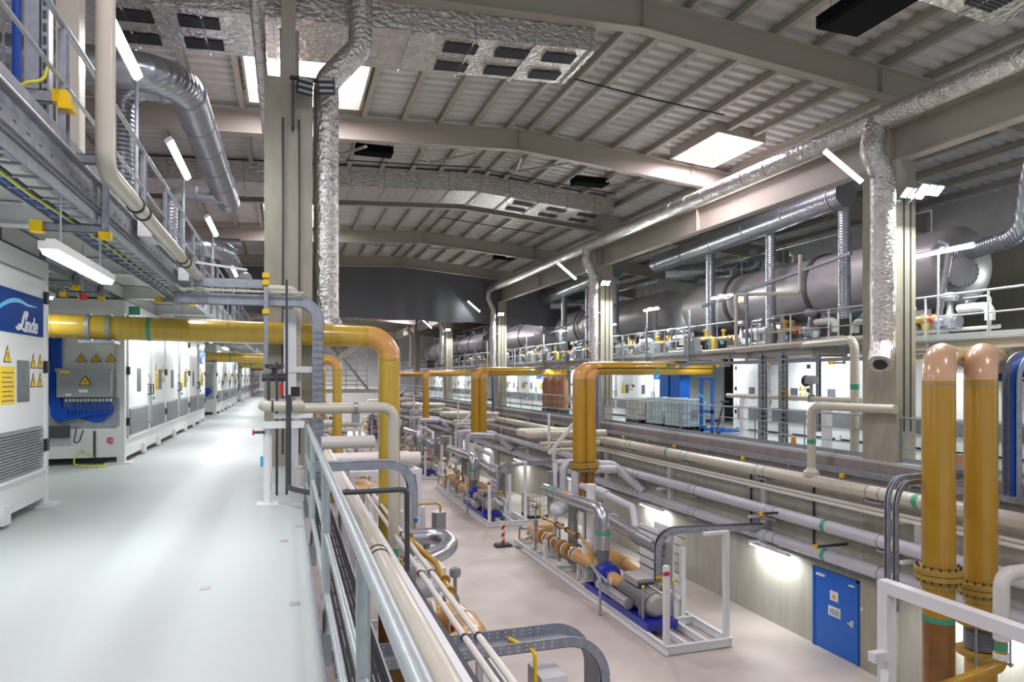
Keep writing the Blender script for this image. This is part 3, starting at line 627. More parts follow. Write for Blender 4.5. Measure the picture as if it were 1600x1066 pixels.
# end-face equipment of the second left container (plane y = 13.4)
for k in range(3):
    e = 13.4+16.2*k; nm = ['second', 'third', 'fourth'][k]
    t = T('junction_box', 'grey steel junction box on the end of the %s left container' % nm, 'box', (-3.1, e-.2, -.33), 'grey junction boxes on the container ends')
    build(MB().b(-3.62, -2.83, e-.30, e-.02, -.33, .13).b(-3.64, -2.81, e-.32, e-.30, .10, .15), 'casing', 'steelgrey', t)
    if k == 0:
        mb = MB(); s_ = .2
        def tri_y(x, y, z, s, lab=None):
            m_ = MB(); h = s*.87; m_.prism([(x-s/2, y, z), (x+s/2, y, z), (x, y, z+h)], None, (0, -.004, 0)); m_.m = 1; q = .8; cz = z+h/3
            m_.prism([(x-s/2*q, y-.004, cz-h/3*q), (x+s/2*q, y-.004, cz-h/3*q), (x, y-.004, cz+h*2/3*q)], None, (0, -.002, 0))
            m_.m = 0; m_.prism([(x+.02*s, y-.006, z+h*.62), (x-.10*s, y-.006, z+h*.36), (x+.0*s, y-.006, z+h*.38), (x-.03*s, y-.006, z+h*.14), (x+.11*s, y-.006, z+h*.42), (x+.01*s, y-.006, z+h*.42)], None, (0, -.002, 0)); return m_
        build(tri_y(-3.2, e-.32, -.13, .19), 'warning_sign', ['black', 'yellow'], t)
        build(MB().b(-3.29, -3.16, e-.325, e-.32, -.25, -.20).b(-3.48, -3.40, e-.325, e-.32, -.30, -.27), 'label_plate', 'white', t)
        build(MB().b(-3.57, -3.42, e-.325, e-.32, .07, .11), 'maker_plate', 'yellow', t)
        for j, x in enumerate((-3.33, -3.11, -2.89)):
            o = build(tri_y(x, e-.01, .27, .17), 'warning_sign', ['black', 'yellow'])
            tag(o, '%s triangular yellow warning sign on the end of the second left container' % ['left', 'middle', 'right'][j], 'sign', 'warning triangles on the container end')
    t = T('blue_cable_bundle', 'bundle of blue cables looping under the junction box of the %s left container' % nm, 'cable', (-3.5, e-.2, -.6), 'blue cable bundles on the container ends')
    m1 = MB(); m2 = MB()
    for j in range(13):
        x = -3.52+j*.055; m1.pipe([(-3.76+.012*j, e-.06-.01*(j % 3), 1.0), (-3.76+.012*j, e-.06-.01*(j % 3), -.56-.012*(12-j)), (x, e-.10-.01*(j % 2), -.60-.013*(12-j)), (x, e-.16, -.36)], .017, .13, 6, 4)
        m2.cyl((x, e-.16, -.36), (x, e-.16, -.41), .021, 8)
    for j in range(8): m1.pipe([(-3.80+.016*j, e-.03, 1.0), (-3.80+.016*j, e-.03, -.54), (-3.0+.02*j, e-.04, -.80+.02*j), (-2.86, e-.05, -.5)], .016, .2, 6, 4)
    build(m1, 'cables', 'cableblue', t); build(m2, 'cable_glands', 'white', t)
    t = T('cable_backplate', 'grey plate holding the blue cables on the end of the %s left container' % nm, 'plate', (-3.3, e, -.9), 'cable plates on the container ends')
    build(MB().b(-4.1, -2.76, e-.012, e-.0, -.84, -.36), 'plate', 'galvtray', t)
    if k == 0:
        S(MB().b(-3.82, -3.50, e-.14, e-.01, -1.02, -.82), 'control_box', 'dark', 'small black control box low on the second left container end', 'box')
        S(MB().b(-3.15, -3.12, e-.04, e-.01, -1.38, -.92), 'cable_conduit', 'dark', 'short dark conduit low on the second left container end', 'conduit')
        S(MB().pipe([(-3.40, e-.05, -.86), (-3.42, e-.12, -1.1), (-3.32, e-.18, -1.1), (-3.30, e-.05, -.9)], .011, .05, 6), 'cable_loop', 'rubber', 'black cable loop under the control box on the container end', 'cable')
        S(MB().pipe([(-3.14, e-.06, -1.36), (-3.34, e-.2, -1.22), (-3.40, e-.25, -1.46), (-3.15, e-.3, -1.485), (-2.85, e-.28, -1.485), (-2.95, e-.45, -1.485), (-3.2, e-.35, -1.485)], .012, .06, 6), 'earth_cable', 'gy', 'green and yellow earth cable curling on the floor below the second container', 'cable')
        S(MB().pipe([(-2.86, e-.02, -1.05), (-2.93, e-.05, -1.05), (-2.93, e-.05, -1.12), (-2.86, e-.02, -1.12)], .016, .03, 6), 'clip', 'pinkc', 'magenta clip on the corner of the second left container', 'clip')
        S(MB().b(-4.06, -3.86, e-.34, e-.12, -.02, .42), 'wall_box', 'steelgrey', 'grey box beside the blue cables at the end of the second container', 'box')
        S(MB().b(-2.66, -2.48, e+.2, e+.23, 1.11, 1.26), 'exit_sign', 'green', 'green escape sign under the yellow pipe on the second left container', 'sign')

# green exit signs on the right
S(MB().b(16.67, 16.705, 34.0, 34.8, .22, .55), 'exit_sign', 'green', 'green escape route sign on a container behind the middle yellow pipes', 'sign')

# ================================================================== LEFT MEZZANINE
t = T('mezzanine_deck', 'white steel mezzanine deck over the left containers and walkway edge', 'platform', (-4, 40, 1.45))
mb = MB().b(-8.8, -1.62, -3, 92, 1.68, 1.72); build(mb, 'deck_plate', 'deck', t)
mb = MB()
for k in range(30): mb.ibeam((-8.8, -2+k*3.24, 1.56), (-1.62, -2+k*3.24, 1.56), .16, .22, .016, .01)
for x in (-1.7, -2.9, -5): mb.chan((x, -3, 1.56), (x, 92, 1.56), .09, .24, .012)
build(mb, 'floor_beam', 'white', t)
def railing(name, label, group, xs_, y0, y1, zf, h, step, mt='galv', r=.022, dirx=False, kick=True, rails=(1.0, .52), pz=0, parent=None):
    t = T(name, label, 'railing', (xs_, y0, zf), group)
    n = max(1, int(round((y1-y0)/step)))
    for k in range(n+1):
        y = y0+(y1-y0)*k/n; build(MB().cyl((xs_, y, zf-pz), (xs_, y, zf+h), r, 8), 'post', mt, t)
    for q in rails: build(MB().cyl((xs_, y0-.1, zf+h*q), (xs_, y1+.1, zf+h*q), r*(1.15 if q == rails[0] else .8), 8), 'rail', mt, t)
    if kick: build(MB().b(xs_-.006, xs_+.006, y0, y1, zf+.01, zf+.13), 'kickplate', mt, t)
    return t
t = T('mezzanine_railing', 'galvanised railing with channel posts along the left mezzanine edge', 'railing', (-1.6, 5, 1.5))
for k in range(24):
    y = 4.46+k*1.51
    build(MB().chan((-1.60, y, 1.42), (-1.60, y, 2.62), .05, .11, .008, up=(0, 1, 0)), 'post', 'galvtray', t)
for z, rr in ((2.66, .024), (2.22, .016)): build(MB().cyl((-1.60, 1, z), (-1.60, 38, z), rr, 10), 'rail', 'galvrail', t)
build(MB().b(-1.605, -1.597, 1, 38, 1.72, 1.86), 'kickplate', 'galvtray', t)
# white steel column and grey slotted post at top left
S(MB().b(-2.05, -1.86, 7.4, 7.6, 1.72, 7.3), 'steel_post', 'cream', 'off-white steel post rising behind the left mezzanine rail', 'post')
t = T('slotted_post', 'grey slotted channel post beside the yellow cable at top left', 'post', (-1.85, 5.0, 1.3))
mb = MB().chan((-1.86, 6.2, 1.72), (-1.86, 6.2, 4.6), .10, .14, .006, up=(0, 1, 0)); mb.b(-1.80, -1.75, 6.15, 6.25, 1.72, 4.6); build(mb, 'channel', 'galvtray', t)
mb = MB()
for k in range(28): mb.b(-1.79, -1.765, 6.144, 6.149, 1.78+k*.1, 1.84+k*.1)
build(mb, 'slots', 'dark', t)
# wire basket tray with blue cables at the top left
t = T('wire_basket_tray', 'upright wire basket tray with blue cable at top left', 'tray', (-2.2, 5, 1.5))
mb = MB()
for x in (-2.28, -2.20, -2.08, -2.0): mb.cyl((x, 6.85, 1.75), (x, 6.85, 5), .010, 6)
for x in (-2.28, -2.0): mb.cyl((x, 6.7, 1.75), (x, 6.7, 5), .010, 6)
for k in range(16): mb.pipe([(-2.28, 6.7, 1.8+k*.2), (-2.28, 6.85, 1.8+k*.2), (-2.0, 6.85, 1.8+k*.2), (-2.0, 6.7, 1.8+k*.2)], .008, .03, 5)
build(mb, 'basket', 'galv', t)
S(MB().pipe([(-2.17, 6.8, 5), (-2.17, 6.8, 2.6), (-2.22, 6.8, 1.75)], .035, .3, 8), 'blue_cable', 'cableblue', 'thick blue cable in the wire basket at top left', 'cable')
S(MB().pipe([(-1.70, 5.94, 2.32), (-1.71, 5.9, 2.2), (-1.82, 5.86, 2.16), (-1.98, 5.86, 1.92), (-1.99, 5.9, 1.70), (-1.87, 5.9, 1.70), (-1.84, 5.9, 1.76)], .012, .1, 8), 'yellow_cable', 'gy', 'bright yellow cable hanging in a loop at the top left', 'cable')

# cable ladders and trays along the left mezzanine edge
def ladder(label, x0, x1, y0, y1, z, group=None, cab=((.2, 'cableblue'), (.35, 'gy'), (.45, 'rubber')), side=.1, rung=.3, name='cable_ladder'):
    t = T(name, label, 'tray', ((x0+x1)/2, y0, z), group)
    mb = MB(); mb.chan((x0, y0, z), (x0, y1, z), .03, side, .004, side=1); mb.chan((x1, y0, z), (x1, y1, z), .03, side, .004, side=-1)
    build(mb, 'side_rail', 'galvtray', t)
    mb = MB(); y = y0+.1
    while y < y1: mb.b(x0, x1, y-.018, y+.018, z-side*.4, z-side*.4+.018); y += rung
    build(mb, 'rungs', 'galv', t)
    for q, m_ in cab:
        x = x0+(x1-x0)*q; pts = []; y = y0; k = 0
        while y <= y1: pts.append((x+.02*math.sin(k*1.7), y, z-side*.25+.008*math.cos(k))); y += 1.1; k += 1
        build(MB().pipe(pts, .012, .4, 6, 2), 'cable', m_, t)
    return t
ladder('wide cable ladder with coloured cables under the left mezzanine edge', -1.86, -1.53, 2.5, 13.3, 1.36, None)
ladder('second cable ladder deeper under the left mezzanine, behind the batten light', -3.3, -2.8, 3, 13, 1.38, None)
t = T('perforated_tray', 'perforated steel cable tray along the left mezzanine edge above the ladder', 'tray', (-1.45, 3, 1.5))
mb = MB().chan((-1.53, 2.5, 1.55), (-1.53, 12.6, 1.55), .05, .22, .004, side=-1); mb.b(-1.66, -1.53, 2.5, 12.6, 1.45, 1.455); build(mb, 'tray_side', 'galvtray', t)
mb = MB(); y = 2.7
while y < 12.4:
    for z in (1.49, 1.60): mb.b(-1.504, -1.502, y-.03, y+.03, z-.008, z+.008)
    y += .22
build(mb, 'slots', 'dark', t)
for k in range(5):
    x = -1.515-.022*k
    S(MB().cyl((x, 2.5, 1.675), (x, 12.8, 1.675), .009, 6), 'conduit_pipe', 'cream', 'thin cream conduit on top of the left tray, %s from the walkway side' % ORDN[4-k], 'pipe', 'thin conduits along the left tray')
def bracket(label, y, x0, x1, z0, z1, up=True):
    t = T('tray_bracket', label, 'bracket', ((x0+x1)/2, y, z0), 'galvanised tray brackets with yellow caps')
    mb = MB().chan((x0, y, z0), (x1, y, z0), .05, .07, .005); mb.chan((x1-.03, y, z0), (x1-.03, y, z1), .05, .07, .005, up=(0, 1, 0))
    build(mb, 'arm', 'galvtray', t)
    build(MB().b(x0-.035, x0+.06, y-.05, y+.04, z0-.05, z0+.045), 'end_cap', 'capyel', t)
    build(MB().b(x1-.07, x1+.02, y-.05, y+.04, z0-.08, z0-.02), 'end_cap', 'capyel', t)
    return t
bracket('tray bracket with yellow end caps, nearest below the left ladder', 6.7, -2.0, -1.46, 1.27, 1.8)
bracket('tray bracket with yellow end caps at the end of the left ladder', 12.4, -2.0, -1.46, 1.27, 1.75)
t = T('tray_bracket', 'thick bracket arm with a yellow cap at the upper left under the yellow cable', 'bracket', (-2, 4.6, 2.0), 'galvanised tray brackets with yellow caps')
build(MB().chan((-2.6, 5.95, 2.10), (-1.66, 5.95, 2.10), .06, .085, .005), 'arm', 'galvtray', t)
build(MB().b(-1.66, -1.56, 5.89, 6.01, 2.06, 2.15).b(-1.62, -1.53, 5.88, 6.02, 2.01, 2.065), 'end_cap', 'capyel', t)
t = T('tray_bracket', 'bracket arm with a yellow cap holding the cream pipe elbow', 'bracket', (-1.4, 6, 1.6), 'galvanised tray brackets with yellow caps')
build(MB().chan((-2.1, 6.1, 1.70), (-1.40, 6.1, 1.70), .06, .07, .005), 'arm', 'galvtray', t)
build(MB().b(-1.40, -1.31, 6.04, 6.16, 1.65, 1.74), 'end_cap', 'capyel', t)
for k in range(4):
    y = 8.2+k*1.35
    bracket('small tray bracket with yellow caps over the first left container gap, %s' % ORDN[k], y, -3.3, -2.75, 1.30, 1.55)
# branch tray crossing to the column and dropping
t = T('cable_tray', 'galvanised cable tray crossing from the left ladder to the column and dropping beside it', 'tray', (0.4, 11.2, -2))
mb = MB().path_strip([(-1.6, 11.3, 1.20), (.47, 11.3, 1.20), (.47, 11.3, -2.3)], .16, .3, .17, .005, wdir=(0, 1, 0)); build(mb, 'tray', 'galvtray', t)
mb = MB(); 
for k in range(30): mb.b(.40, .54, 11.14, 11.147, .75-k*.1, .78-k*.1)
build(mb, 'rungs', 'steelgrey', t)
build(MB().b(.44, .50, 11.13, 11.145, -.62, -.48), 'marker_plate', 'orange', t)
mb = MB()
for k in range(4): mb.pipe([(-1.5, 11.32+.03*k, 1.14+.01*k), (.36, 11.32+.03*k, 1.14+.01*k), (.41+.02*k, 11.3, .8), (.41+.02*k, 11.3, -2.2)], .011, .12, 6)
build(mb, 'cables', 'cableblue', t)
t = T('cable_tray', 'second galvanised tray above the crossing one with yellow caps', 'tray', (-.3, 11, 1.4))
mb = MB().chan((-1.5, 11.15, 1.43), (-.32, 11.15, 1.43), .06, .14, .005); build(mb, 'tray', 'galvtray', t)
mb = MB().chan((-.30, 11.05, .1), (-.30, 11.05, 1.6), .06, .09, .005, up=(0, 1, 0)); build(mb, 'post', 'galvtray', t)
mb = MB()
for z in (1.55, 1.44, 1.0, -.0): mb.b(-.35, -.25, 10.97, 11.1, z-.035, z+.035)
build(mb, 'end_cap', 'capyel', t)
S(MB().cyl((-1.5, 11.1, 1.31), (.25, 11.1, 1.31), .022, 8), 'cream_conduit', 'cream', 'cream conduit running above the crossing tray to the column', 'pipe')
t = T('cream_pipe', 'fat cream pipe dropping at the top left then running along the tray', 'pipe', (-1.4, 6, 1.6))
build(MB().pipe([(-1.30, 5.86, 5.5), (-1.30, 5.86, 1.57), (-1.26, 11.6, 1.50)], .068, .14, 18), 'pipe_run', 'cream', t)
mb = MB()
for y in (6.9, 7.2, 9.6, 9.9): mb.ring((-1.30+(y-5.86)*.007, y, 1.57-.0122*(y-5.86)), (0.01, 1, 0), .068, .03, .012)
build_each(mb, 'clamp', 'rubber', t)
t = T('cream_pipe', 'cream pipe going down the face of the broad near column', 'pipe', (.05, 11.7, -.5))
build(MB().pipe([(-.35, 11.85, 1.45), (.17, 11.85, 1.45), (.17, 11.85, -.75)], .065, .15, 16), 'pipe_run', 'cream', t)
build(MB().ring((.17, 11.85, .12), (0, 0, 1), .065, .1, .003), 'green_band', 'green', t)
# white control boxes beneath the mezzanine
for k, (x, y) in enumerate(((-1.5, 8.35), (-1.5, 11.2))):
    S(MB().b(x, x+.14, y-.25, y+.25, 1.50 if k == 0 else 1.42, 1.72 if k == 0 else 1.6), 'white_gearbox', 'white', ['white box beside the cream pipe on the left tray, nearer', 'white box beside the cream pipe on the left tray, farther'][k], 'box', 'white boxes on the left tray')
t = T('alarm_sounder', 'small red alarm device above the yellow pipe at the left', 'alarm', (-2.45, 9.9, .98))
build(MB().cyl((-2.45, 9.9, .98), (-2.45, 9.9, 1.06), .05, 8), 'sounder', 'red', t); build(MB().cyl((-2.45, 9.9, 1.06), (-2.45, 9.9, 1.69), .008, 6), 'drop_rod', 'galv', t)
t = T('speaker_horn', 'small grey horn loudspeaker over the crossing tray', 'speaker', (-.75, 14, 1.9)); build(MB().bar((-.7, 13.6, 2.0), (-1.6, 13.6, 2.1), .04, .04), 'arm', 'galv', t); build(MB().lathe((-.75, 14, 1.9), (.2, -1, 0), [(0, .12), (.03, .1), (.12, .04), (.2, .06), (.3, .06)], 16), 'horn', 'steelgrey', t)
for k, yl in enumerate((8.05, 12, 17, 24)):
    S(MB().pipe([(-1.72, yl+1.2, 1.72), (-1.72, yl+1.2, 3.55), (-1.64, yl+.6, 3.53)], .022, .1, 8), 'lamp_pole', 'galv', 'galvanised lamp pole on the left mezzanine rail, the %s from the camera' % ORDN[k], 'pole', 'lamp poles on the left mezzanine')

# ================================================================== YELLOW RESIN PIPES
def riser(name, label, group, pts, r, bend, bands=(), mats=('yel', 'amber'), extra=None):
    t = T(name, label, 'pipe', pts[-1], group)
    build(MB().pipe(pts, r, bend, 28, 8, mb=1), 'pipe_run', list(mats), t)
    for c, ax, w_, m_ in bands: build(MB().ring(c, ax, r, w_, .004, 28), 'band', m_, t)
    return t
lg = 'yellow resin pipes crossing the left walkway'
for k in range(4):
    y = 12.0+16.2*k; X2 = 1.70+.22*k
    t = riser('resin_pipe', 'yellow resin pipe crossing over the left walkway and dropping into the hall, the %s one' % ORDN[k], lg, [(-4.3, y, .80), (X2, y, .70), (X2, y, -3.2)], .185, .36,
          [((-.9-.0, y, .774), (1, 0, 0), .001, 'yel')], ('yelp', 'amber'))
    mb = MB()
    for x in (-2.88, -2.60): mb.ring((x, y, .80-.0167*(x+4.3)), (1, 0, 0), .185, .06, .02, 28)
    mb.b(-2.98, -2.5, y-.2, y+.2, .52, .565); build_each(mb, 'pipe_clamp', 'galv', t)
    build(MB().ring((-2.05, y, .762), (1, 0, 0), .185, .06, .003, 28), 'green_band', 'green', t)
    mb = MB().ring((-3.35, y, .785), (1, 0, 0), .185, .012, .006, 28).ring((1.3, y, .708), (1, 0, 0), .185, .012, .006, 28).ring((X2, y, .3), (0, 0, 1), .185, .012, .006, 28)
    build(mb, 'joint_line', 'olive', t)
    if k < 2:
        t2 = T('resin_flanged_joint', 'bolted resin flange under the %s crossing yellow pipe' % ORDN[k], 'flange', (X2, y, -3.9), 'bolted flanges on the risers')
        mb = MB().lathe((X2, y, -3.2), (0, 0, -1), [(0, .20), (.02, .31), (.09, .31), (.09, .2), (.12, .2), (.12, .31), (.19, .31), (.21, .2), (.5, .2)], 28)
        build(mb, 'flange', 'olive', t2)
        mb = MB()
        for j in range(14): a = j*2*PI/14; mb.cyl((X2+.26*math.cos(a), y+.26*math.sin(a), -3.16), (X2+.26*math.cos(a), y+.26*math.sin(a), -3.45), .015, 6)
        build(mb, 'bolts', 'dark', t2)
        S(MB().cyl((X2, y, -3.7), (X2, y, -4.8), .19, 24), 'brown_pipe', 'brownpipe', 'brown resin pipe below the bolted flange of the %s left riser' % ORDN[k], 'pipe')
def flange_set(x, y, z, r, t, bolts=16):
    mb = MB().lathe((x, y, z), (0, 0, -1), [(0, r+.015), (.015, r+.12), (.10, r+.12), (.10, r+.02), (.115, r+.02), (.115, r+.12), (.20, r+.12), (.22, r+.03), (.36, r+.02)], 32)
    build(mb, 'flange', 'olive', t)
    mb = MB()
    for j in range(bolts):
        a = j*2*PI/bolts; p = (x+(r+.075)*math.cos(a), y+(r+.075)*math.sin(a)); mb.cyl((p[0], p[1], z+.05), (p[0], p[1], z-.26), .013, 6); mb.cyl((p[0], p[1], z+.03), (p[0], p[1], z-.0), .024, 6); mb.cyl((p[0], p[1], z-.20), (p[0], p[1], z-.23), .024, 6)
    build(mb, 'bolts', 'dark', t)
rg = 'tall yellow resin risers in pairs'
for k in range(5):
    for j in range(2):
        y = 9.15+15.7*k; x = 11.0+(1.02 if k == 0 else .45)*j; zt = .36+.02*j
        who = ['left', 'right'][j]+' yellow riser of the '+['nearest pair', 'pair above the foreground skid', 'third pair', 'fourth pair', 'farthest pair'][k]
        if k > 2 and j: continue
        xe = 17.0; far_ = (xe, y, zt) if k else ((16.3, 12.6, .36) if j == 0 else (16.6, 12.1, .36))
        t = riser('resin_riser', 'tall '+who, rg, [far_, (x, y, zt), (x, y, -3.70 if (j and not k) else -3.35)], .265, .42, mats=('yel', 'amber' if k else 'peach'))
        build(MB().ring((x, y, -.12), (0, 0, 1), .265, .014, .006, 28), 'joint_line', 'steelgrey', t)
        if k: build(MB().ring((x+3.4, y, zt), (1, 0, 0), .265, .1, .003, 28), 'green_band', 'green', t)
        if k < 2:
            t2 = T('flanged_riser_joint', 'bolted flange joint under the '+who, 'flange', (x, y, -3.7), 'bolted flange joints under the tall risers')
            flange_set(x, y, -3.36 if j == 0 or k else -3.71, .265, t2)
            z0 = -3.70 if j == 0 else -3.86
            if k == 0 and j == 1:
                t3 = T('expansion_joint', 'steel bellows expansion joint with tie rods under the right near riser', 'bellows', (x, y, -4.8))
                mb = MB().lathe((x, y, -4.40), (0, 0, -1), [(0, .26), (.02, .40), (.09, .40), (.10, .27)], 28).lathe((x, y, -4.95), (0, 0, -1), [(0, .26), (.02, .40), (.09, .40), (.10, .27)], 28)
                build_each(mb, 'end_flange', 'olive', t3)
                build(MB().lathe((x, y, -4.49), (0, 0, -1), [(i*.022, .24+.035*(i % 2)) for i in range(21)], 28), 'bellows', 'steelgrey', t3)
                mb = MB()
                for a in range(4):
                    c_, s_ = math.cos(a*PI/2+.5), math.sin(a*PI/2+.5); mb.cyl((x+.44*c_, y+.44*s_, -4.32), (x+.44*c_, y+.44*s_, -5.16), .018, 8)
                    for z in (-4.34, -4.4, -5.10): mb.cyl((x+.44*c_, y+.44*s_, z), (x+.44*c_, y+.44*s_, z-.03), .045, 8)
                build_each(mb, 'tie_rod', 'galv', t3, 4)
                build(MB().cyl((x, y, -4.05), (x, y, -4.42), .255, 28), 'stub', 'yel', t3); build(MB().ring((x, y, -4.24), (0, 0, 1), .257, .1, .003, 28), 'green_band', 'green', t3)
                build(MB().cyl((x, y, -5.04), (x, y, -6.4), .255, 28), 'lower_stub', 'yel', t3)
            elif k == 0:
                t3 = T('resin_pipe_section', 'brown resin pipe section under the left near riser flange', 'pipe', (x, y, -6))
                build(MB().cyl((x, y, -3.70), (x, y, -4.22), .258, 28), 'yellow_collar', 'yel', t3)
                build(MB().ring((x, y, -4.27), (0, 0, 1), .256, .10, .003, 28), 'green_band', 'green', t3)
                build(MB().cyl((x, y, -4.22), (x, y, -5.9), .255, 28), 'pipe_run', 'brownpipe', t3); build(MB().cyl((x, y, -5.9), (x, y, -6.5), .262, 28), 'lower_collar', 'tan', t3)
            else:
                S(MB().cyl((x, y, -3.70), (x, y, -5.2), .2, 24), 'resin_pipe_section', 'brownpipe', 'brown pipe below the '+who, 'pipe')

# ================================================================== PIPES ALONG THE RIGHT WALL
def long_pipe(name, label, x, z, r, mt, y0=2, y1=96, clamps=(), bands=(), group=None, clampm='galv'):
    t = T(name, label, 'pipe', (x, y0, z), group); build(MB().cyl((x, y0, z), (x, y1, z), r, 24), 'pipe_run', mt, t)
    if clamps:
        mb = MB()
        for y in clamps:
            for d in (-.18, .18): mb.ring((x, y+d, z), (0, 1, 0), r, .035, .012)
            mb.b(x-.1, x+.22, y-.25, y+.25, z-r-.08, z-r-.02)
        build(mb, 'pipe_clamp', clampm, t)
    for y in bands: build(MB().ring((x, y, z), (0, 1, 0), r, .14, .003), 'green_band', 'green', t)
    return t
cl = [8.6+4.05*k for k in range(18)]
long_pipe('cream_pipe', 'long cream pipe just below the right walkway slab, topmost of the wall pipes', 13.25, -2.74, .165, 'cream', clamps=cl, bands=[11.5, 21.9])
long_pipe('slim_pipe', 'slim pale pipe below the long cream pipe on the right wall, upper of the pair', 13.2, -3.12, .05, 'creamw')
long_pipe('slim_pipe', 'slim pale pipe below the long cream pipe on the right wall, lower of the pair', 13.12, -3.20, .045, 'creamw')
long_pipe('insulated_pipe', 'thick lilac grey pipe on the right wall, upper of the two thick ones', 13.6, -3.95, .17, 'greyw', clamps=cl, bands=[14.6])
long_pipe('insulated_pipe', 'thick lilac grey pipe on the right wall, lower of the two thick ones', 13.6, -4.72, .17, 'greyw', clamps=cl, bands=[14.6])
t = T('pipe_rack', 'row of white wall brackets carrying the pipes on the right wall', 'bracket', (13.7, 30, -5))
for k in range(14):
    y = 12.0+k*5.4; mb = MB().b(13.80, 13.94, y-.1, y+.1, -5.0, -3.3); mb.b(13.3, 13.94, y-.05, y+.05, -3.34, -3.26); mb.b(13.3, 13.94, y-.05, y+.05, -4.26, -4.18); mb.b(13.3, 13.94, y-.05, y+.05, -5.02, -4.94)
    build(mb, 'wall_bracket', 'white', t)
t = T('cable_tray', 'cable tray running under the edge of the right walkway slab', 'tray', (13.7, 30, -2.6))
build(MB().chan((13.66, 3, -2.42), (13.66, 96, -2.42), .1, .14, .005, side=-1), 'tray_side', 'galvtray', t)
mb = MB()
for k in range(40): mb.b(13.55, 13.85, 6+k*2.0-.03, 6+k*2.0+.03, -2.55, -2.49)
build(mb, 'arm', 'galvtray', t)
mb = MB()
for k in range(16): mb.b(13.5, 13.58, 6+k*4.0-.05, 6+k*4.0+.05, -2.57, -2.47)
build(mb, 'end_cap', 'capyel', t)
ladder('thin dark cable ladder with cables running above the lower wall lights', 13.78, 13.92, 3, 95, -5.02, None, cab=((.3, 'rubber'), (.7, 'rubber')), side=.07, rung=.4)
for k in range(4):
    y = 27.0+15.9*k; o_ = ['nearest', 'second', 'third', 'fourth'][k]
    t = T('cream_header', 'cream double pipe joining the right wall pipes, %s from the camera' % o_, 'pipe', (11.4, y, -2.9), 'cream double pipes joining the wall pipes')
    build(MB().pipe([(13.2, y, -2.42), (9.7, y, -2.40), (9.7, y+1.6, -2.40), (13.2, y+1.6, -2.42)], .16, .32, 18), 'upper_pipe', 'cream', t)
    build(MB().pipe([(13.0, y+.2, -2.85), (10.2, y+.2, -2.85)], .11, .2, 16), 'lower_pipe', 'cream', t)
    mb = MB()
    for q in (10.3, 10.5): mb.ring((q, y, -2.40), (1, 0, 0), .16, .03, .01)
    build_each(mb, 'clamp', 'galv', t)
    build(MB().bar((10.4, y-.4, -2.9), (10.4, y-.4, -1.5), .08, .08).bar((10.4, y-.4, -3.2), (12.2, y-.4, -1.2), .12, .12), 'strut', 'white', t)
# cream branch pipes near the second right gap
t = T('cream_pipe', 'cream branch pipe rising from the long cream pipe over the slab edge', 'pipe', (13.3, 14, -2.6))
build(MB().pipe([(13.25, 14.75, -2.6), (13.25, 14.75, -.75), (13.62, 12.45, -.75)], .11, .25, 16), 'pipe_run', 'cream', t)
build(MB().ring((13.25, 14.75, -1.7), (0, 0, 1), .11, .12, .003), 'green_band', 'green', t); build(MB().lathe((13.25, 14.75, -2.62), (0, 0, 1), [(0, .2), (.12, .2), (.2, .12), (.24, .11)], 18), 'saddle', 'cream', t)
t = T('cream_pipe', 'tall cream pipe beside the near right hand duct reaching the mezzanine', 'pipe', (14.3, 13, -2))
build(MB().pipe([(15.3, 17.5, 1.02), (14.3, 14.35, 1.02), (14.3, 14.35, -2.05)], .11, .3, 16), 'pipe_run', 'cream', t)
build(MB().ring((14.3, 14.35, -.25), (0, 0, 1), .11, .14, .003), 'green_band', 'green', t)
t = T('control_valve', 'grey control valve on the horizontal cream pipe over the right railing', 'valve', (14.5, 16.6, -1))
build(MB().cyl((14.55, 14.4, -.62), (14.55, 20.2, -.62), .075, 14), 'pipe_run', 'cream', t)
build(MB().lathe((14.55, 16.2, -.62), (0, 0, 1), [(-.1, .1), (.12, .1), (.14, .05), (.42, .05), (.44, .2), (.62, .2), (.68, .08)], 18), 'actuator', 'steelgrey', t)
build(MB().lathe((14.55, 16.4, -.1), (0, 1, 0), [(0, .17), (.03, .17)], 16), 'hand_wheel', 'dark', t)
for k, y in enumerate((15.6, 19.3)):
    S(MB().b(14.45, 14.65, y-.1, y+.1, -2.05, -.7), 'pipe_support', 'white', 'white support post under the cream valve pipe, %s' % ['nearer', 'farther'][k], 'post', 'white supports under the valve pipe')
# cable drops from the mezzanine to the slab: pairs of slotted uprights
for k, (x, y, z0, z1) in enumerate([(14.2, 17.9, -2.45, .75), (14.35, 17.15, -2.45, .75), (14.9, 16.3, -1.6, .7), (15.2, 17.2, .3, 1.1)][:3]):
    t = T('cable_upright', ['ladder-like cable upright between mezzanine and slab, left of the pair', 'ladder-like cable upright between mezzanine and slab, right of the pair', 'thin cable drop under the right mezzanine ending at the valve'][k], 'tray', (x, y, z0), 'cable uprights at the right walkway')
    w_ = .14 if k < 2 else .06; mb = MB().b(x-w_, x-w_+.03, y-.05, y+.05, z0, z1).b(x+w_-.03, x+w_, y-.05, y+.05, z0, z1); build(mb, 'side_rail', 'galvtray', t)
    mb = MB(); z = z0+.1
    while z < z1: mb.b(x-w_, x+w_, y-.02, y+.02, z, z+.03); z += .16
    build(mb, 'rungs', 'galvtray', t)
    mb = MB()
    for q in (-.05, 0, .05): mb.cyl((x+q*w_*8, y+.03, z0), (x+q*w_*8, y+.03, z1), .02, 6)
    build(mb, 'cables', 'rubber', t)
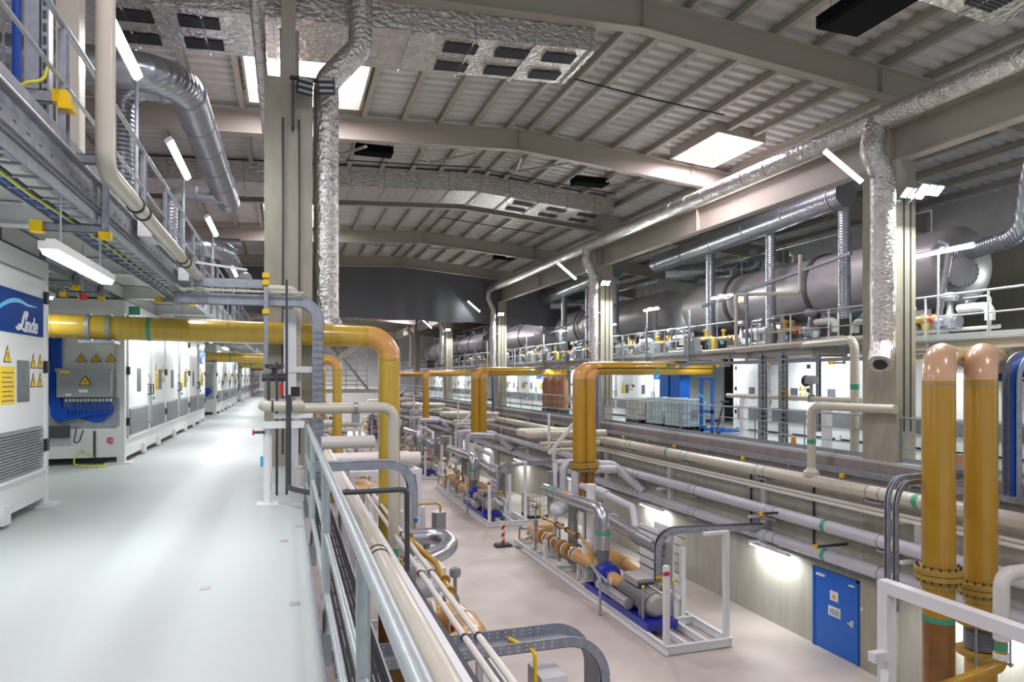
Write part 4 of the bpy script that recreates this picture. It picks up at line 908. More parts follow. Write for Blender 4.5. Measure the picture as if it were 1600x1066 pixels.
# cable bridges dropping over the right slab edge
for k, (y, x) in enumerate([(28.1, 13.3), (44.3, 13.3)]):
    t = T('curved_cable_tray', 'curved cable tray with blue cables dropping from the right mezzanine, %s one' % ['nearer', 'farther'][k], 'tray', (x, y, -2.5), 'curved trays at the right slab edge')
    build(MB().path_strip([(15.4, y, .45), (x, y, .45), (x, y, -2.5)], .5, .4, .12, .006, wdir=(0, 1, 0)), 'tray', 'galvtray', t)
    mb = MB()
    for q in (-.1, 0, .1): mb.pipe([(15.4, y+q, .42), (x+.05, y+q, .42), (x+.05, y+q, -2.45)], .02, .4, 6)
    build(mb, 'cables', 'cableblue', t)
# walkway railing on the right
for k in range(6):
    y0 = 12.9+.8+16.2*(k-1)+ (0 if k else 9.5); y1 = 12.9-.3+16.2*k
    t = railing('walkway_railing', 'galvanised railing on the right walkway edge, %s span from the camera' % ORDN[k], 'railings on the right walkway', 14.0, y0, y1, -2.05, 1.08, 2.2, rails=(1.0, .66, .33), mt='galvtray', r=.02)
# right mezzanine
t = T('mezzanine_deck', 'steel mezzanine deck over the right containers with a dark grating edge', 'platform', (18, 40, .7))
build(MB().b(15.3, 24.5, 3, 96, .86, .94), 'deck_plate', 'galvtray', t)
mb = MB(); mb.chan((15.32, 3, .80), (15.32, 96, .80), .08, .24, .012, side=1)
for k in range(30): mb.ibeam((15.3, 4+k*3.24, .74), (16.62, 4+k*3.24, .74), .14, .2, .014, .01)
build(mb, 'floor_beam', 'roofsteel', t)
for k in range(6):
    y0 = 5.0+15.8*k; railing('mezzanine_railing', 'galvanised railing along the right mezzanine edge, %s length from the camera' % ORDN[k], 'railings on the right mezzanine', 15.33, y0, y0+14.6, .94, 1.08, 1.62, mt='galvrail', r=.024)
ladder('cable ladder hung below the right mezzanine edge', 14.85, 15.2, 9, 90, .52, None, cab=((.3, 'rubber'), (.6, 'cableblue')), side=.1, rung=.5)
for k in range(16):
    y = 13+k*2.7; t = T('tray_bracket', 'hanger bracket with yellow caps under the right mezzanine, the %s along' % (ORDN[k] if k < 14 else ['fifteenth', 'sixteenth'][k-14]), 'bracket', (15, y, .4), 'hanger brackets under the right mezzanine')
    build(MB().chan((14.8, y, .42), (15.3, y, .42), .05, .06, .005).b(15.24, 15.28, y-.03, y+.03, .42, .86), 'arm', 'galvtray', t)
    build(MB().b(14.74, 14.84, y-.05, y+.05, .37, .47), 'end_cap', 'capyel', t)

# ================================================================== TANKS
def tank(k):
    y0 = 14.7+16.2*k; y1 = y0+14.2; x, z, R = 19.1, 3.34, 1.2
    t = T('pressure_tank', 'large grey horizontal pressure tank on the right mezzanine, %s from the camera' % ORDN[k], 'tank', (x, y0, z-R), 'horizontal tanks on the right mezzanine')
    pr = [(R*.45*(1-math.cos(a)), R*math.sin(a)) for a in [PI/2*i/7 for i in range(8)]]
    L_ = y1-y0; prof = pr+[(L_-a, r) for a, r in pr[::-1]]
    build(MB().lathe((x, y0, z), (0, 1, 0), prof, 40), 'shell', 'tank', t)
    for q in (5.6, 10.4): build(MB().ring((x, y0+q, z), (0, 1, 0), R, .22, .04, 40), 'stiffening_ring', 'tankring', t)
    ax = V((-.35, -.93, 0)).normalized()
    c0 = V((x-.62, y0+.25, z-.32))
    mb = MB().lathe(c0, ax, [(0, .36), (.35, .36), (.35, .46), (.42, .46), (.42, .40), (.46, .46), (.52, .46), (.53, .42)], 28)
    build(mb, 'manhole', 'tank', t)
    mb = MB(); a_ = ax.orthogonal().normalized(); b_ = ax.cross(a_)
    for j in range(20): an = j*2*PI/20; p = c0+ax*.52+(a_*math.cos(an)+b_*math.sin(an))*.42; mb.cyl(p, p+ax*.05, .025, 6)
    build(mb, 'bolts', 'steelgrey', t)
    mb = MB()
    for q in (2.4, 7.0, 12.0): mb.b(x-1.0, x+1.0, y0+q-.12, y0+q+.12, .94, z-R*.75)
    build_each(mb, 'saddle', 'tankring', t)
    mb = MB()
    for q in (3.2, 7.4, 11.4): mb.cyl((x, y0+q, z+R-.05), (x, y0+q, z+R+.35), .16, 16); mb.cyl((x, y0+q, z+R+.3), (x, y0+q, z+R+.38), .26, 16)
    build_each(mb, 'nozzle', 'tank', t, 2)
    build(MB().pipe([(x-1.2, y0+.2, z-1.6), (x-1.2, y0-.2, z+.4), (x-1.0, y0+.3, z+.62)], .09, .2, 12), 'side_pipe', 'tank', t)
    mb = MB().cyl((x-.5, y0+1, z+R+.55), (x-.5, y1-1, z+R+.55), .025, 6)
    for q in range(8): mb.cyl((x-.5, y0+1+q*1.3, z+R-.15), (x-.5, y0+1+q*1.3, z+R+.55), .02, 6)
    build(mb, 'top_rail', 'galv', t)
    mb = MB().m
    pl = MB(); pl.b(x-R-.03, x-R-.015, y0+9.0, y0+9.7, z-.25, z+.1); build(pl, 'label_plate', 'white', t)
    pl = MB(); pl.b(x-R-.034, x-R-.03, y0+9.0, y0+9.7, z+.04, z+.1).b(x-R-.034, x-R-.03, y0+9.0, y0+9.7, z-.25, z-.19); build(pl, 'label_stripe', 'yellow', t)
for k in range(5): tank(k)
# valve groups on the right mezzanine: yellow pipe, white vessels, silver valves
def valve_group():
    t = T('valve_group', '', 'valves', (0, 0, 0))
    build(MB().pipe([(-.1, -1.2, .45), (-.1, -1.2, .8), (-.1, -.4, .8)], .11, .18, 14), 'pale_pipe', 'creamw', t)
    t1 = build(MB().pipe([(-.1, .2, .62), (-.1, 1.6, .62), (-.1, 1.6, .02)], .10, .18, 14), 'yellow_pipe', 'yelp', t)
    build(MB().ring((-.1, .35, .62), (0, 1, 0), .1, .06, .02), 'red_band', 'red', t1); build(MB().ring((-.1, .6, .62), (0, 1, 0), .1, .06, .03), 'flange', 'olive', t1)
    build(MB().cyl((-.1, 1.0, .7), (-.1, 1.0, 1.0), .06, 12).cyl((-.1, .98, .9), (-.1, .98, .97), .11, 12), 'yellow_tee', 'yelp', t)
    build(MB().lathe((-.1, -.15, .5), (0, 0, 1), [(-.18, .1), (-.1, .17), (.1, .17), (.2, .09), (.5, .05), (.52, .17), (.62, .22), (.72, .17), (.76, .05)], 18), 'valve_actuator', 'steelgrey', t)
    build(MB().cyl((-.1, -.4, .5), (-.1, .2, .5), .14, 14).ring((-.1, -.35, .5), (0, 1, 0), .14, .05, .06).ring((-.1, .1, .5), (0, 1, 0), .14, .05, .06), 'valve_body', 'clad', t)
    build(MB().cyl((.45, .6, 0), (.45, .6, .75), .2, 16, .2).cyl((.45, 1.3, 0), (.45, 1.3, .65), .16, 16), 'grey_vessel', 'steelgrey', t)
    build(MB().cyl((.3, -1.6, .12), (.3, 1.4, .12), .08, 12).cyl((.1, -1.3, .3), (.1, 1.0, .3), .05, 10), 'pale_header', 'creamw', t)
    build(MB().pipe([(.3, -.9, .1), (.3, -.9, 1.1), (.3, -.2, 1.1)], .03, .08, 8).cyl((.15, -.5, .95), (.15, -.42, .95), .09, 12), 'gauge_line', 'clad', t)
    build(MB().cyl((-.3, .8, .45), (-.3, .85, .45), .08, 12).cyl((.1, -.7, .9), (.1, -.6, .9), .05, 8), 'blue_knob', 'signlight', t)
    return t
vg = valve_group()
n = 0
for k in range(4):
    for j, y in enumerate((13.3, 15.8, 17.9, 20.0, 22.3, 24.6, 26.7, 28.6)):
        place(vg, n, ((16.3, 16.7, 16.0)[j % 3], y+16.2*k, .94), 0 if j % 2 == 0 else PI*.96, 'cluster of valves with a yellow elbow pipe on the right mezzanine, %s of bay %s' % (['first', 'second', 'third', 'fourth', 'fifth', 'sixth', 'seventh', 'eighth'][j], ['one', 'two', 'three', 'four'][k]), 'valve clusters on the right mezzanine'); n += 1
for k, (y, z, h) in enumerate(((12.0, 2.85, 4.9), (29.5, 3.2, 4.9), (46, 3.2, 4.9))):
    batten((24.5, y, z), 0, .6, 0, 'lit batten light on the far wall of the right aisle, %s from the camera' % ORDN[k], 'batten lights on the right aisle wall', 260, 1)
t = T('storage_shelf', 'grey storage shelf with parts on the right walkway behind the near yellow risers', 'shelf', (16.5, 8.6, -2.05))
mb = MB()
for yy in (7.2, 8.6, 10.0): mb.b(16.2, 16.25, yy-.025, yy+.025, -2.05, .1).b(16.9, 16.95, yy-.025, yy+.025, -2.05, .1)
build_each(mb, 'upright', 'galv', t)
for z in (-1.8, -1.2, -.6, 0): build(MB().b(16.2, 16.95, 7.2, 10.0, z, z+.03), 'shelf_board', 'galv', t)
for k, (y, z, m_, h) in enumerate(((7.6, -1.77, 'brownbox', .4), (8.2, -1.77, 'dark', .35), (9.2, -1.77, 'brownbox', .45), (7.6, -1.17, 'brownbox', .3), (8.9, -1.17, 'steelgrey', .35), (9.6, -1.17, 'doorblue', .3), (8.0, -.57, 'doorblue', .28), (9.4, -.57, 'red', .2))):
    S(MB().b(16.3, 16.85, y-.2, y+.2, z, z+h).b(16.29, 16.3, y-.1, y+.1, z+.08, z+.18), 'storage_box', m_, '%s box on the grey storage shelf, %s from the left end' % ({'brownbox': 'brown', 'dark': 'dark', 'steelgrey': 'grey', 'doorblue': 'blue', 'red': 'red'}[m_]+[' low', ' low', ' low', ' middle', ' middle', ' middle', ' upper', ' upper'][k], ['last', 'second', 'first', 'last', 'second', 'first', 'last', 'first'][k]), 'box', 'boxes on the storage shelf')
S(MB().b(14.6, 15.1, 11.2, 11.7, -2.05, -1.78).b(14.62, 15.08, 11.22, 11.68, -1.78, -1.75), 'carton', 'brownbox', 'low brown carton on the right walkway just right of the near column', 'box')
# slotted uprights standing above the mezzanine edge (tray posts)
n = 0
for k in range(3):
    for j, (y, zt) in enumerate([(20.0, 2.9), (23.6, 2.6), (27.0, 2.1), (29.3, 1.9)]):
        S(MB().chan((15.2, y+16.2*k, .5), (15.2, y+16.2*k, zt+(.1 if j else 0)), .07, .09, .008, up=(0, 1, 0)), 'slotted_post', 'galvtray', 'grey slotted upright at the right mezzanine edge, the %s from the camera' % ORDN[n], 'post', 'slotted uprights on the right mezzanine'); n += 1
for k in range(3):
    S(MB().bar((15.3, 22.8+16.2*k, 2.75), (16.8, 17.0+16.2*k, 3.9), .12, .1), 'sloping_tray', 'galvtray', 'sloping grey cable tray rising over the right mezzanine, %s one' % ORDN[k], 'tray', 'sloping trays over the right mezzanine')
t = T('pale_pipe_loop', 'pale brown pipe loop standing above the near right mezzanine edge', 'pipe', (15.3, 21, 1))
build(MB().pipe([(15.2, 14.2, 1.1), (15.2, 20.6, .92), (15.2, 20.6, 2.95), (15.9, 18.2, 2.75), (15.9, 18.2, 4.0)], .06, .12, 12), 'pipe_run', 'cream', t)
t = T('pale_pipe', 'long pale brown pipe along the right mezzanine edge', 'pipe', (15.2, 14, 1)); build(MB().pipe([(15.15, 13.9, 1.12), (15.15, 22.5, .98)], .07, .1, 12), 'pipe_run', 'cream', t)

# ================================================================== COMPRESSOR SKIDS
# prototype at the origin: x 0..2.1 across, y 0..12.9 away from the camera, z from the floor
def skid_proto():
    t = T('compressor_skid', '', 'machine', (0, 0, 0))
    mb = MB()
    for x in (.06, 2.04): mb.ibeam((x, 0, .13), (x, 12.9, .13), .12, .24, .02, .014)
    for y in (.07, 1.9, 4.2, 6.0, 8.2, 10.4, 12.83): mb.ibeam((.06, y, .13), (2.04, y, .13), .12, .22, .02, .014)
    mb.bar((1.35, .07, .13), (1.35, 12.8, .13), .12, .2); mb.bar((.75, .1, .13), (.75, 1.9, .13), .1, .16)
    build(mb, 'base_frame', 'white', t)
    for x, y, h in ((.12, .2, 2.35), (2.0, .2, 3.1), (1.75, 2.0, 2.3), (.12, 9.2, 1.0)):
        mb = MB().b(x-.07, x+.07, y-.07, y+.07, .24, h)
        if h > 3: mb.b(1.3, 2.07, .13, .27, h-.02, h+.06)
        p = build(mb, 'post', 'white', t)
    build(MB().cyl((.045, .13, 2.15), (.04, .12, 2.15), .06, 12).cyl((.12, .13, 2.15), (.12, .12, 2.15), .06, 12), 'stop_button', 'red', t)
    # blue base plate with motor, coupling, compressor
    bp = build(MB().b(.08, 1.07, 1.15, 5.4, .245, .28).b(.08, .14, 1.15, 5.4, .28, .44).b(1.01, 1.07, 1.15, 5.4, .28, .44).b(.14, 1.01, 1.15, 1.22, .28, .44).b(.14, 1.01, 5.33, 5.4, .28, .44).b(.08, 1.07, 1.15, 3.5, .44, .47), 'base_plate', 'blue', t)
    x, z = .56, .84
    mo = build(MB().cyl((x, 1.5, z), (x, 3.2, z), .36, 28).cyl((x, 3.2, z), (x, 3.3, z), .30, 24).b(x-.35, x+.35, 1.7, 1.9, .46, z).b(x-.35, x+.35, 2.8, 3.0, .46, z), 'motor', 'motor', t)
    build(MB().lathe((x, 1.5, z), (0, -1, 0), [(0, .33), (.10, .31), (.16, .24), (.18, .08)], 24), 'motor_end', 'motorend', mo)
    mb = MB()
    for j in range(18): a = j*2*PI/18; mb.bar((x+.36*math.cos(a), 1.65, z+.36*math.sin(a)), (x+.36*math.cos(a), 3.1, z+.36*math.sin(a)), .012, .03, (math.cos(a), 0, math.sin(a)))
    build(mb, 'cooling_fins', 'motor', mo)
    build(MB().b(x-.28, x+.28, 2.1, 3.0, z+.38, z+.56).b(x-.30, x+.30, 2.08, 3.02, z+.56, z+.58).b(x-.15, x+.15, 2.3, 2.8, z+.30, z+.4), 'terminal_box', 'motorend', mo)
    mb = MB()
    for j in range(5): mb.cyl((x-.22+.11*j, 2.1, z+.46), (x-.22+.11*j, 2.0, z+.44), .03, 8)
    build_each(mb, 'cable_glands', 'black', mo)
    build(MB().cyl((x, 3.3, z), (x, 4.25, z), .22, 20), 'coupling_guard', 'tan', t)
    build(MB().b(x-.235, x-.15, 3.85, 4.05, z-.1, z+.1), 'guard_label', 'white', t)
    build(MB().lathe((x, 4.25, z), (0, 1, 0), [(0, .24), (.12, .26), (.16, .40), (.45, .42), (.50, .34)], 28), 'bearing_housing', 'blue', t)
    build(MB().lathe((x, 4.75, z), (0, 1, 0), [(0, .3), (.03, .46), (.16, .48), (.26, .40), (.36, .22), (.5, .17)], 28).cyl((x-.05, 4.88, z+.2), (x-.05, 4.88, z+.8), .19, 18, .22), 'volute', 'motor', t)
    # suction line of brown and tan resin pipe with flanges
    mb = MB(); mb.m = 0
    xs_, zs_ = x+.0, z+.06
    mb.m = 1; mb.cyl((x, 5.2, z), (xs_, 5.7, zs_), .15, 20, .18).cyl((xs_, 5.7, zs_), (xs_-.04, 6.9, zs_), .18, 20, .27).m = 0
    mb.cyl((xs_-.04, 6.9, zs_), (xs_-.15, 11.2, zs_), .22, 20)
    mb.m = 1; mb.pipe([(xs_-.13, 10.2, zs_), (xs_-.15, 11.75, zs_), (xs_+.9, 11.75, zs_)], .235, .35, 20)
    sp = build(mb, 'suction_pipe', ['brownpipe', 'tan'], t)
    mb = MB()
    for y, w_ in ((7.7, .14), (8.34, .14), (9.4, .22), (10.3, .14)): mb.ring((xs_-.04-(y-6.9)*.026, y, zs_), (0, 1, 0), .23, w_, .06, 24)
    build_each(mb, 'pipe_flange', 'tan', sp)
    mb = MB()
    for y in (6.98, 7.25, 7.98, 9.0, 9.85, 10.7, 11.0): mb.ring((xs_-.04-(y-6.9)*.026, y, zs_), (0, 1, 0), .235, .05, .02, 24)
    build_each(mb, 'steel_clamp', 'white', sp)
    mb = MB()
    for y in (7.7, 8.34): mb.ring((xs_-.04-(y-6.9)*.026, y, zs_), (0, 1, 0), .23, .03, .065, 24)
    build_each(mb, 'bolt_ring', 'dark', sp)
    build(MB().ring((x-.03, 5.62, z+.03), (0, 1, 0), .17, .07, .02), 'green_band', 'green', sp)
    mb = MB()
    for y in (6.4, 9.3, 10.9): mb.b(.25, .35, y-.05, y+.05, .24, .72).b(.25, 1.1, y-.05, y+.05, .60, .70).b(1.0, 1.1, y-.05, y+.05, .24, .6)
    build_each(mb, 'pipe_stand', 'white', t, 3)
    # polished discharge pipe bending up and back
    dp = build(MB().cyl((x-.05, 4.88, 1.65), (x-.05, 4.88, 2.15), .26, 24).pipe([(x-.05, 4.88, 2.1), (x-.05, 4.88, 2.95), (x-.22, 7.0, 2.95), (x-.3, 9.6, 2.95)], .22, .45, 22, 7), 'discharge_pipe', 'clad', t)
    mb = MB().ring((x-.05, 4.88, 2.2), (0, 0, 1), .25, .12, .012)
    mb.ring((x-.26, 8.4, 2.95), (0, 1, 0), .22, .12, .005).ring((x-.28, 9.0, 2.95), (0, 1, 0), .22, .12, .005); build(mb, 'green_band', 'green', dp)
    build(MB().ring((x-.23, 7.6, 2.95), (0, 1, 0), .22, .35, .004), 'flow_label', 'orange', dp)
    d2 = build(MB().pipe([(1.42, 2.9, 2.15), (1.42, 8.6, 2.4), (1.2, 9.6, 2.4)], .25, .4, 20), 'cooler_pipe', 'clad', t)
    build(MB().ring((1.42, 4.1, 2.2), (0, 1, 0), .25, .3, .04).ring((1.42, 6.4, 2.3), (0, 1, 0), .25, .8, .05), 'pipe_shell', 'clad', d2)
    build(MB().pipe([(1.5, 4.4, 2.3), (1.7, 5.0, 2.95), (1.65, 6.6, 3.05), (1.3, 8.4, 3.2)], .13, .35, 16).cyl((1.62, 6.8, 3.08), (1.45, 7.7, 3.15), .2, 16), 'bypass_pipe', 'greyw', t)
    s2 = build(MB().cyl((1.5, 4.0, .95), (1.5, 5.1, .98), .14, 18, .22).cyl((1.5, 5.1, .98), (1.5, 6.6, 1.02), .24, 18), 'second_suction_pipe', 'tan', t)
    # slim amber line
    build(MB().pipe([(.65, 5.25, .9), (.4, 5.3, .9), (.4, 5.7, 1.5), (.38, 6.3, 1.72), (.3, 10.2, 1.75), (.3, 10.5, 2.2), (.3, 11.4, 2.2)], .055, .18, 12), 'slim_line', 'yel', t)
    mb = MB()
    for y in (6.6, 7.6, 8.6, 9.9): mb.ring((.36, y, 1.73), (0, 1, 0), .055, .05, .05, 12)
    build_each(mb, 'line_flange', 'dark', t)
    # valve assemblies
    for (a, b_, c_) in ((.22, 10.6, 2.1), (.55, 8.8, 1.6)):
        build(MB().lathe((a, b_, c_-.9), (0, 0, 1), [(0, .05), (.1, .1), (.3, .1), (.35, .04), (.8, .04), (.82, .16), (.92, .2), (1.0, .16), (1.02, .04)], 18).cyl((a, b_, .24), (a, b_, c_-.9), .05, 10), 'control_valve', 'steelgrey', t)
    # vessels and white posts amid the skid
    build(MB().cyl((1.0, 6.9, .24), (1.0, 6.9, 3.3), .17, 18).cyl((1.0, 6.9, 3.3), (1.0, 6.9, 3.5), .2, 18), 'white_column', 'white', t)
    build(MB().cyl((.95, 8.4, .24), (.95, 8.4, 2.6), .2, 18).cyl((.7, 9.8, 2.4), (.7, 9.8, 3.6), .24, 18), 'grey_vessel', 'steelgrey', t)
    build(MB().sph((.62, 9.0, 2.25), .38, 18, .8), 'round_damper', 'white', t)
    build(MB().cyl((.6, 6.5, .24), (.6, 6.5, 1.5), .13, 14).cyl((.6, 6.5, 1.5), (.6, 6.5, 1.56), .18, 14), 'white_filter', 'white', t)
    build(MB().b(1.2, 1.6, 7.4, 7.9, .24, 2.6).b(1.1, 1.2, 6.2, 8.6, .9, 1.0), 'grey_cabinet', 'steelgrey', t)
    # goal-post frame at the back
    build(MB().b(.6, .74, 9.5, 9.64, .24, 4.1).b(.6, 2.04, 9.5, 9.64, 3.96, 4.1).b(1.9, 2.04, 9.5, 9.64, .24, 4.1), 'goal_frame', 'white', t)
    # lilac loop pipes
    build(MB().pipe([(.92, 9.3, 2.2), (.92, 9.3, 4.0), (3.1, 9.3, 3.85), (4.0, 8.4, 2.85)], .16, .32, 18), 'loop_pipe', 'greyw', t)
    build(MB().pipe([(1.25, 8.9, 2.0), (1.25, 8.9, 3.82), (3.0, 8.9, 3.7)], .16, .32, 18), 'loop_pipe', 'greyw', t)
    build(MB().pipe([(.75, 9.9, 3.2), (.75, 9.9, 4.45), (2.6, 9.9, 4.45)], .075, .18, 14), 'cream_loop', 'cream', t)
    # ladder-rack panel with rods and horizontal grey rail
    build(MB().b(1.30, 1.34, 2.6, 3.8, .9, 2.7).b(1.72, 1.78, 2.5, 3.6, .9, 2.75), 'rack_panel', 'white', t)
    mb = MB()
    for j in range(6): mb.cyl((1.28, 2.2, 1.15+.28*j), (1.28, 3.9, 1.15+.28*j), .014, 6); mb.cyl((1.8, 1.95, 1.15+.28*j), (1.8, 3.5, 1.15+.28*j), .014, 6)
    build(mb, 'rack_rods', 'dark', t)
    build(MB().bar((1.55, 1.9, .82), (1.55, 4.8, .82), .14, .12).bar((1.5, 2.1, 1.05), (1.5, 2.9, 1.05), .06, .06).b(1.45, 1.65, 2.0, 2.2, .24, .85).b(1.45, 1.65, 4.6, 4.8, .24, .85), 'side_rail', 'white', t)
    # horizontal cylinder hanging beside the blue base and the grey standing rods
    build(MB().cyl((.0, 2.15, .74), (.0, 4.1, .76), .15, 20).cyl((.0, 2.1, .74), (.0, 2.16, .74), .165, 20), 'side_cylinder', 'clad', t)
    build(MB().cyl((.12, 5.0, 1.1), (-.04, 3.4, 1.0), .045, 10), 'side_tube', 'galv', t)
    build(MB().cyl((.14, 1.5, .24), (.14, 1.5, 1.4), .025, 8), 'rod', 'galv', t); build(MB().cyl((1.1, 1.45, .24), (1.1, 1.45, 1.5), .025, 8), 'rod', 'galv', t)
    build(MB().cyl((.14, 1.5, 1.38), (.14, 1.5, 1.43), .045, 8).cyl((1.1, 1.45, 1.47), (1.1, 1.45, 1.53), .045, 8), 'rod_cap', 'capyel', t)
    # tail end small yellow fittings
    build(MB().pipe([(.2, 12.6, .3), (.2, 12.6, .75), (.6, 12.3, .75), (.6, 11.9, .3)], .05, .1, 8).pipe([(.35, 12.2, .35), (.8, 12.2, .5), (1.2, 12.0, .9)], .04, .1, 8), 'drain_fittings', 'yel', t)
    build(MB().cyl((.2, 12.4, .8), (.2, 12.5, .8), .08, 10).cyl((.45, 12.1, .6), (.45, 12.2, .6), .07, 10), 'valve_wheel', 'signlight', t)
    return t
sk = skid_proto()
SKX = [9.55, 9.42, 9.4, 9.4, 9.4]
nm = ['large compressor skid in the foreground of the hall floor with blue base and white frame', 'second compressor skid along the hall beside the white tote', 'third compressor skid along the hall', 'fourth compressor skid along the hall, small in the distance', 'farthest visible compressor skid']
for k in range(5): place(sk, k, (SKX[k], 15.9+16.4*k, -7.4), 0, nm[k], 'compressor skids in a row on the hall floor')
# trays from the wall bending down to each skid
for k in range(4):
    b = 16.4*k
    t = T('curved_cable_tray', 'grey cable tray from the right wall bending down to the %s compressor skid' % ['foreground', 'second', 'third', 'fourth'][k], 'tray', (10.75, 18.4+b, -6), 'cable trays bending down to the skids')
    build(MB().path_strip([(13.8, 17.2+b, -4.5), (10.75, 18.4+b, -4.68), (10.75, 18.4+b, -6.3)], .34, .6, .17, .006, wdir=(.37, .93, 0)), 'tray', 'galvtray', t)
    build(MB().pipe([(13.8, 17.2+b, -4.5), (10.72, 18.4+b, -4.68), (10.72, 18.4+b, -6.25)], .06, .5, 8), 'cables', 'rubber', t)
    for z in (-6.05, -6.2): build(MB().b(10.6, 10.9, 18.2+b+(z+6.05), 18.26+b+(z+6.05), z-.03, z+.03), 'end_cap', 'capyel', t)
    S(MB().pipe([(9.75, 21.0+b, -6.28), (9.25, 19.3+b, -6.28), (9.25, 19.3+b, -7.4)], .045, .12, 10), 'bent_tube_post', 'galv', 'bent grey tube post at the side of the %s compressor skid' % ['foreground', 'second', 'third', 'fourth'][k], 'post', 'bent tube posts beside the skids')
# nearest skid (right edge): only its tall frame and a few pipes stand in view
t = T('goal_frame', 'white steel goal-post frame in front of the near risers at the right edge', 'frame', (9.5, 8.2, -7.4))
build(MB().b(9.5, 9.7, 8.85, 9.05, -7.4, -3.62), 'frame_post', 'white', t); build(MB().b(9.5, 9.7, 3.2, 9.05, -3.62, -3.42), 'frame_beam', 'white', t); build(MB().b(9.5, 9.7, 3.2, 3.4, -7.4, -3.62), 'frame_post', 'white', t)
build(MB().bar((9.52, 8.9, -4.9), (9.1, 8.6, -6.0), .12, .1), 'brace', 'white', t)
build(MB().b(9.2, 9.5, 8.8, 8.95, -4.72, -4.56), 'bracket', 'white', t)
t = T('pale_pipe', 'pale grey bent pipe with a flange at the right edge', 'pipe', (11.3, 8.0, -5))
build(MB().pipe([(12.6, 7.75, -3.08), (10.62, 7.75, -3.08), (10.62, 7.75, -3.75)], .115, .22, 20), 'pipe_run', 'creamw', t)
build(MB().lathe((10.62, 7.75, -3.73), (0, 0, -1), [(0, .1), (.06, .1), (.07, .17), (.12, .17), (.13, .13), (.14, .17), (.2, .17), (.21, .08)], 20), 'flange', 'dark', t)
t = T('resin_pipe', 'slim yellow pipe sloping down to the left below the pale bent pipe', 'pipe', (10, 8, -6))
build(MB().pipe([(10.62, 7.75, -3.93), (10.62, 7.75, -4.52), (8.9, 7.55, -4.60), (7.0, 7.3, -4.65)], .085, .14, 16), 'pipe_run', 'yel', t)
build_each(MB().ring((10.62, 7.75, -4.06), (0, 0, 1), .085, .09, .03).ring((10.62, 7.75, -4.36), (0, 0, 1), .085, .09, .03), 'white_flange', 'white', t); build(MB().ring((10.62, 7.75, -4.21), (0, 0, 1), .085, .12, .005), 'green_band', 'green', t)
# curved uprights beside the near risers
for k, (x, y, mt) in enumerate([(10.1, 9.4, 'galvtray'), (10.4, 9.5, 'cream')]):
    t = T('curved_cable_tray', ['curved galvanised cable tray with blue cables left of the near yellow risers', 'curved pale conduit left of the near yellow risers'][k], 'tray', (x, y, -7))
    build(MB().path_strip([(13.3, y+.5, -1.8), (x, y, -1.8), (x, y, -7.0)] if k == 0 else [(13.0, y+.5, -1.92), (x, y, -1.92), (x, y, -4.2)], .07, .42, .09, .006, wdir=(-.14, 1, 0)), 'tray', 'galvtray', t)
    if not k: build(MB().pipe([(13.2, y+.5, -1.78), (x+.03, y, -1.78), (x+.03, y, -6.9)], .02, .4, 8), 'cables', 'cableblue', t)
S(MB().b(8.55, 9.0, 8.6, 9.0, -5.75, -5.5).b(8.5, 9.05, 8.55, 9.05, -5.5, -5.46), 'black_box', 'dark', 'black box beside the white goal-post frame at the bottom right', 'box')
t = T('cable_drop', 'thin drop of green cables on the wall right of the goal-post frame', 'cable', (13.85, 11.4, -6.9))
for q, m_ in ((0, 'gy'), (.06, 'galvtray'), (.12, 'gy')): build(MB().cyl((13.88, 11.2+q, -5.1), (13.88, 11.2+q, -6.75), .025, 6), 'cable', m_, t)
t = T('curved_cable_tray', 'curved cable tray with blue cables rising at the right edge of the view', 'tray', (13.4, 8.3, -2))
build(MB().path_strip([(16, 9.5, .45), (13.3, 9.5, .45), (13.3, 9.5, -2.3)], .3, .5, .13, .006, wdir=(0, 1, 0)), 'tray', 'galvtray', t)
build(MB().pipe([(16, 9.5, .40), (13.34, 9.5, .40), (13.34, 9.5, -2.3)], .05, .45, 8), 'cables', 'cableblue', t)

# ================================================================== BLUE DOOR
t = T('door', None, None, (13.95, 14.4, -7.4), kind='structure'); t.name = 'door_1'; ORG[t.name] = V((13.95, 14.4, -7.4))
P0, P1 = 13.88, 15.36
build(MB().b(13.90, 13.96, P0, P1, -7.39, -5.28), 'door_leaf', 'doorblue', t)
build(MB().b(13.88, 13.96, P0-.05, P0, -7.4, -5.23).b(13.88, 13.96, P1, P1+.05, -7.4, -5.23).b(13.88, 13.96, P0-.05, P1+.05, -5.28, -5.23), 'door_frame', 'doorblue', t)
build(MB().b(13.89, 13.9, 14.50, 14.78, -5.98, -5.72), 'warning_label', 'white', t)
mb = MB(); mb.prism([(13.888, 14.56, -5.92), (13.888, 14.72, -5.92), (13.888, 14.64, -5.78)], None, (-.004, 0, 0)); build(mb, 'warning_triangle', 'orange', t)
build(MB().b(13.89, 13.9, 14.42, 14.84, -6.40, -6.14), 'notice_paper', 'white', t)
mb = MB()
for q in range(5): mb.b(13.885, 13.89, 14.46+.07*q, 14.50+.07*q, -6.36, -6.20)
build(mb, 'notice_print', 'steelgrey', t)
build(MB().b(13.84, 13.9, 13.98, 14.03, -6.46, -6.3).b(13.82, 13.84, 13.98, 14.12, -6.4, -6.37), 'door_handle', 'creamw', t)
build(MB().b(13.84, 13.9, 14.94, 15.24, -5.42, -5.36).b(13.85, 13.9, 13.94, 14.1, -5.42, -5.38), 'door_closer', 'white', t)
S(MB().b(13.90, 13.94, 13.60, 13.76, -5.95, -5.86), 'light_switch', 'white', 'small white switch on the concrete wall right of the blue door', 'switch')
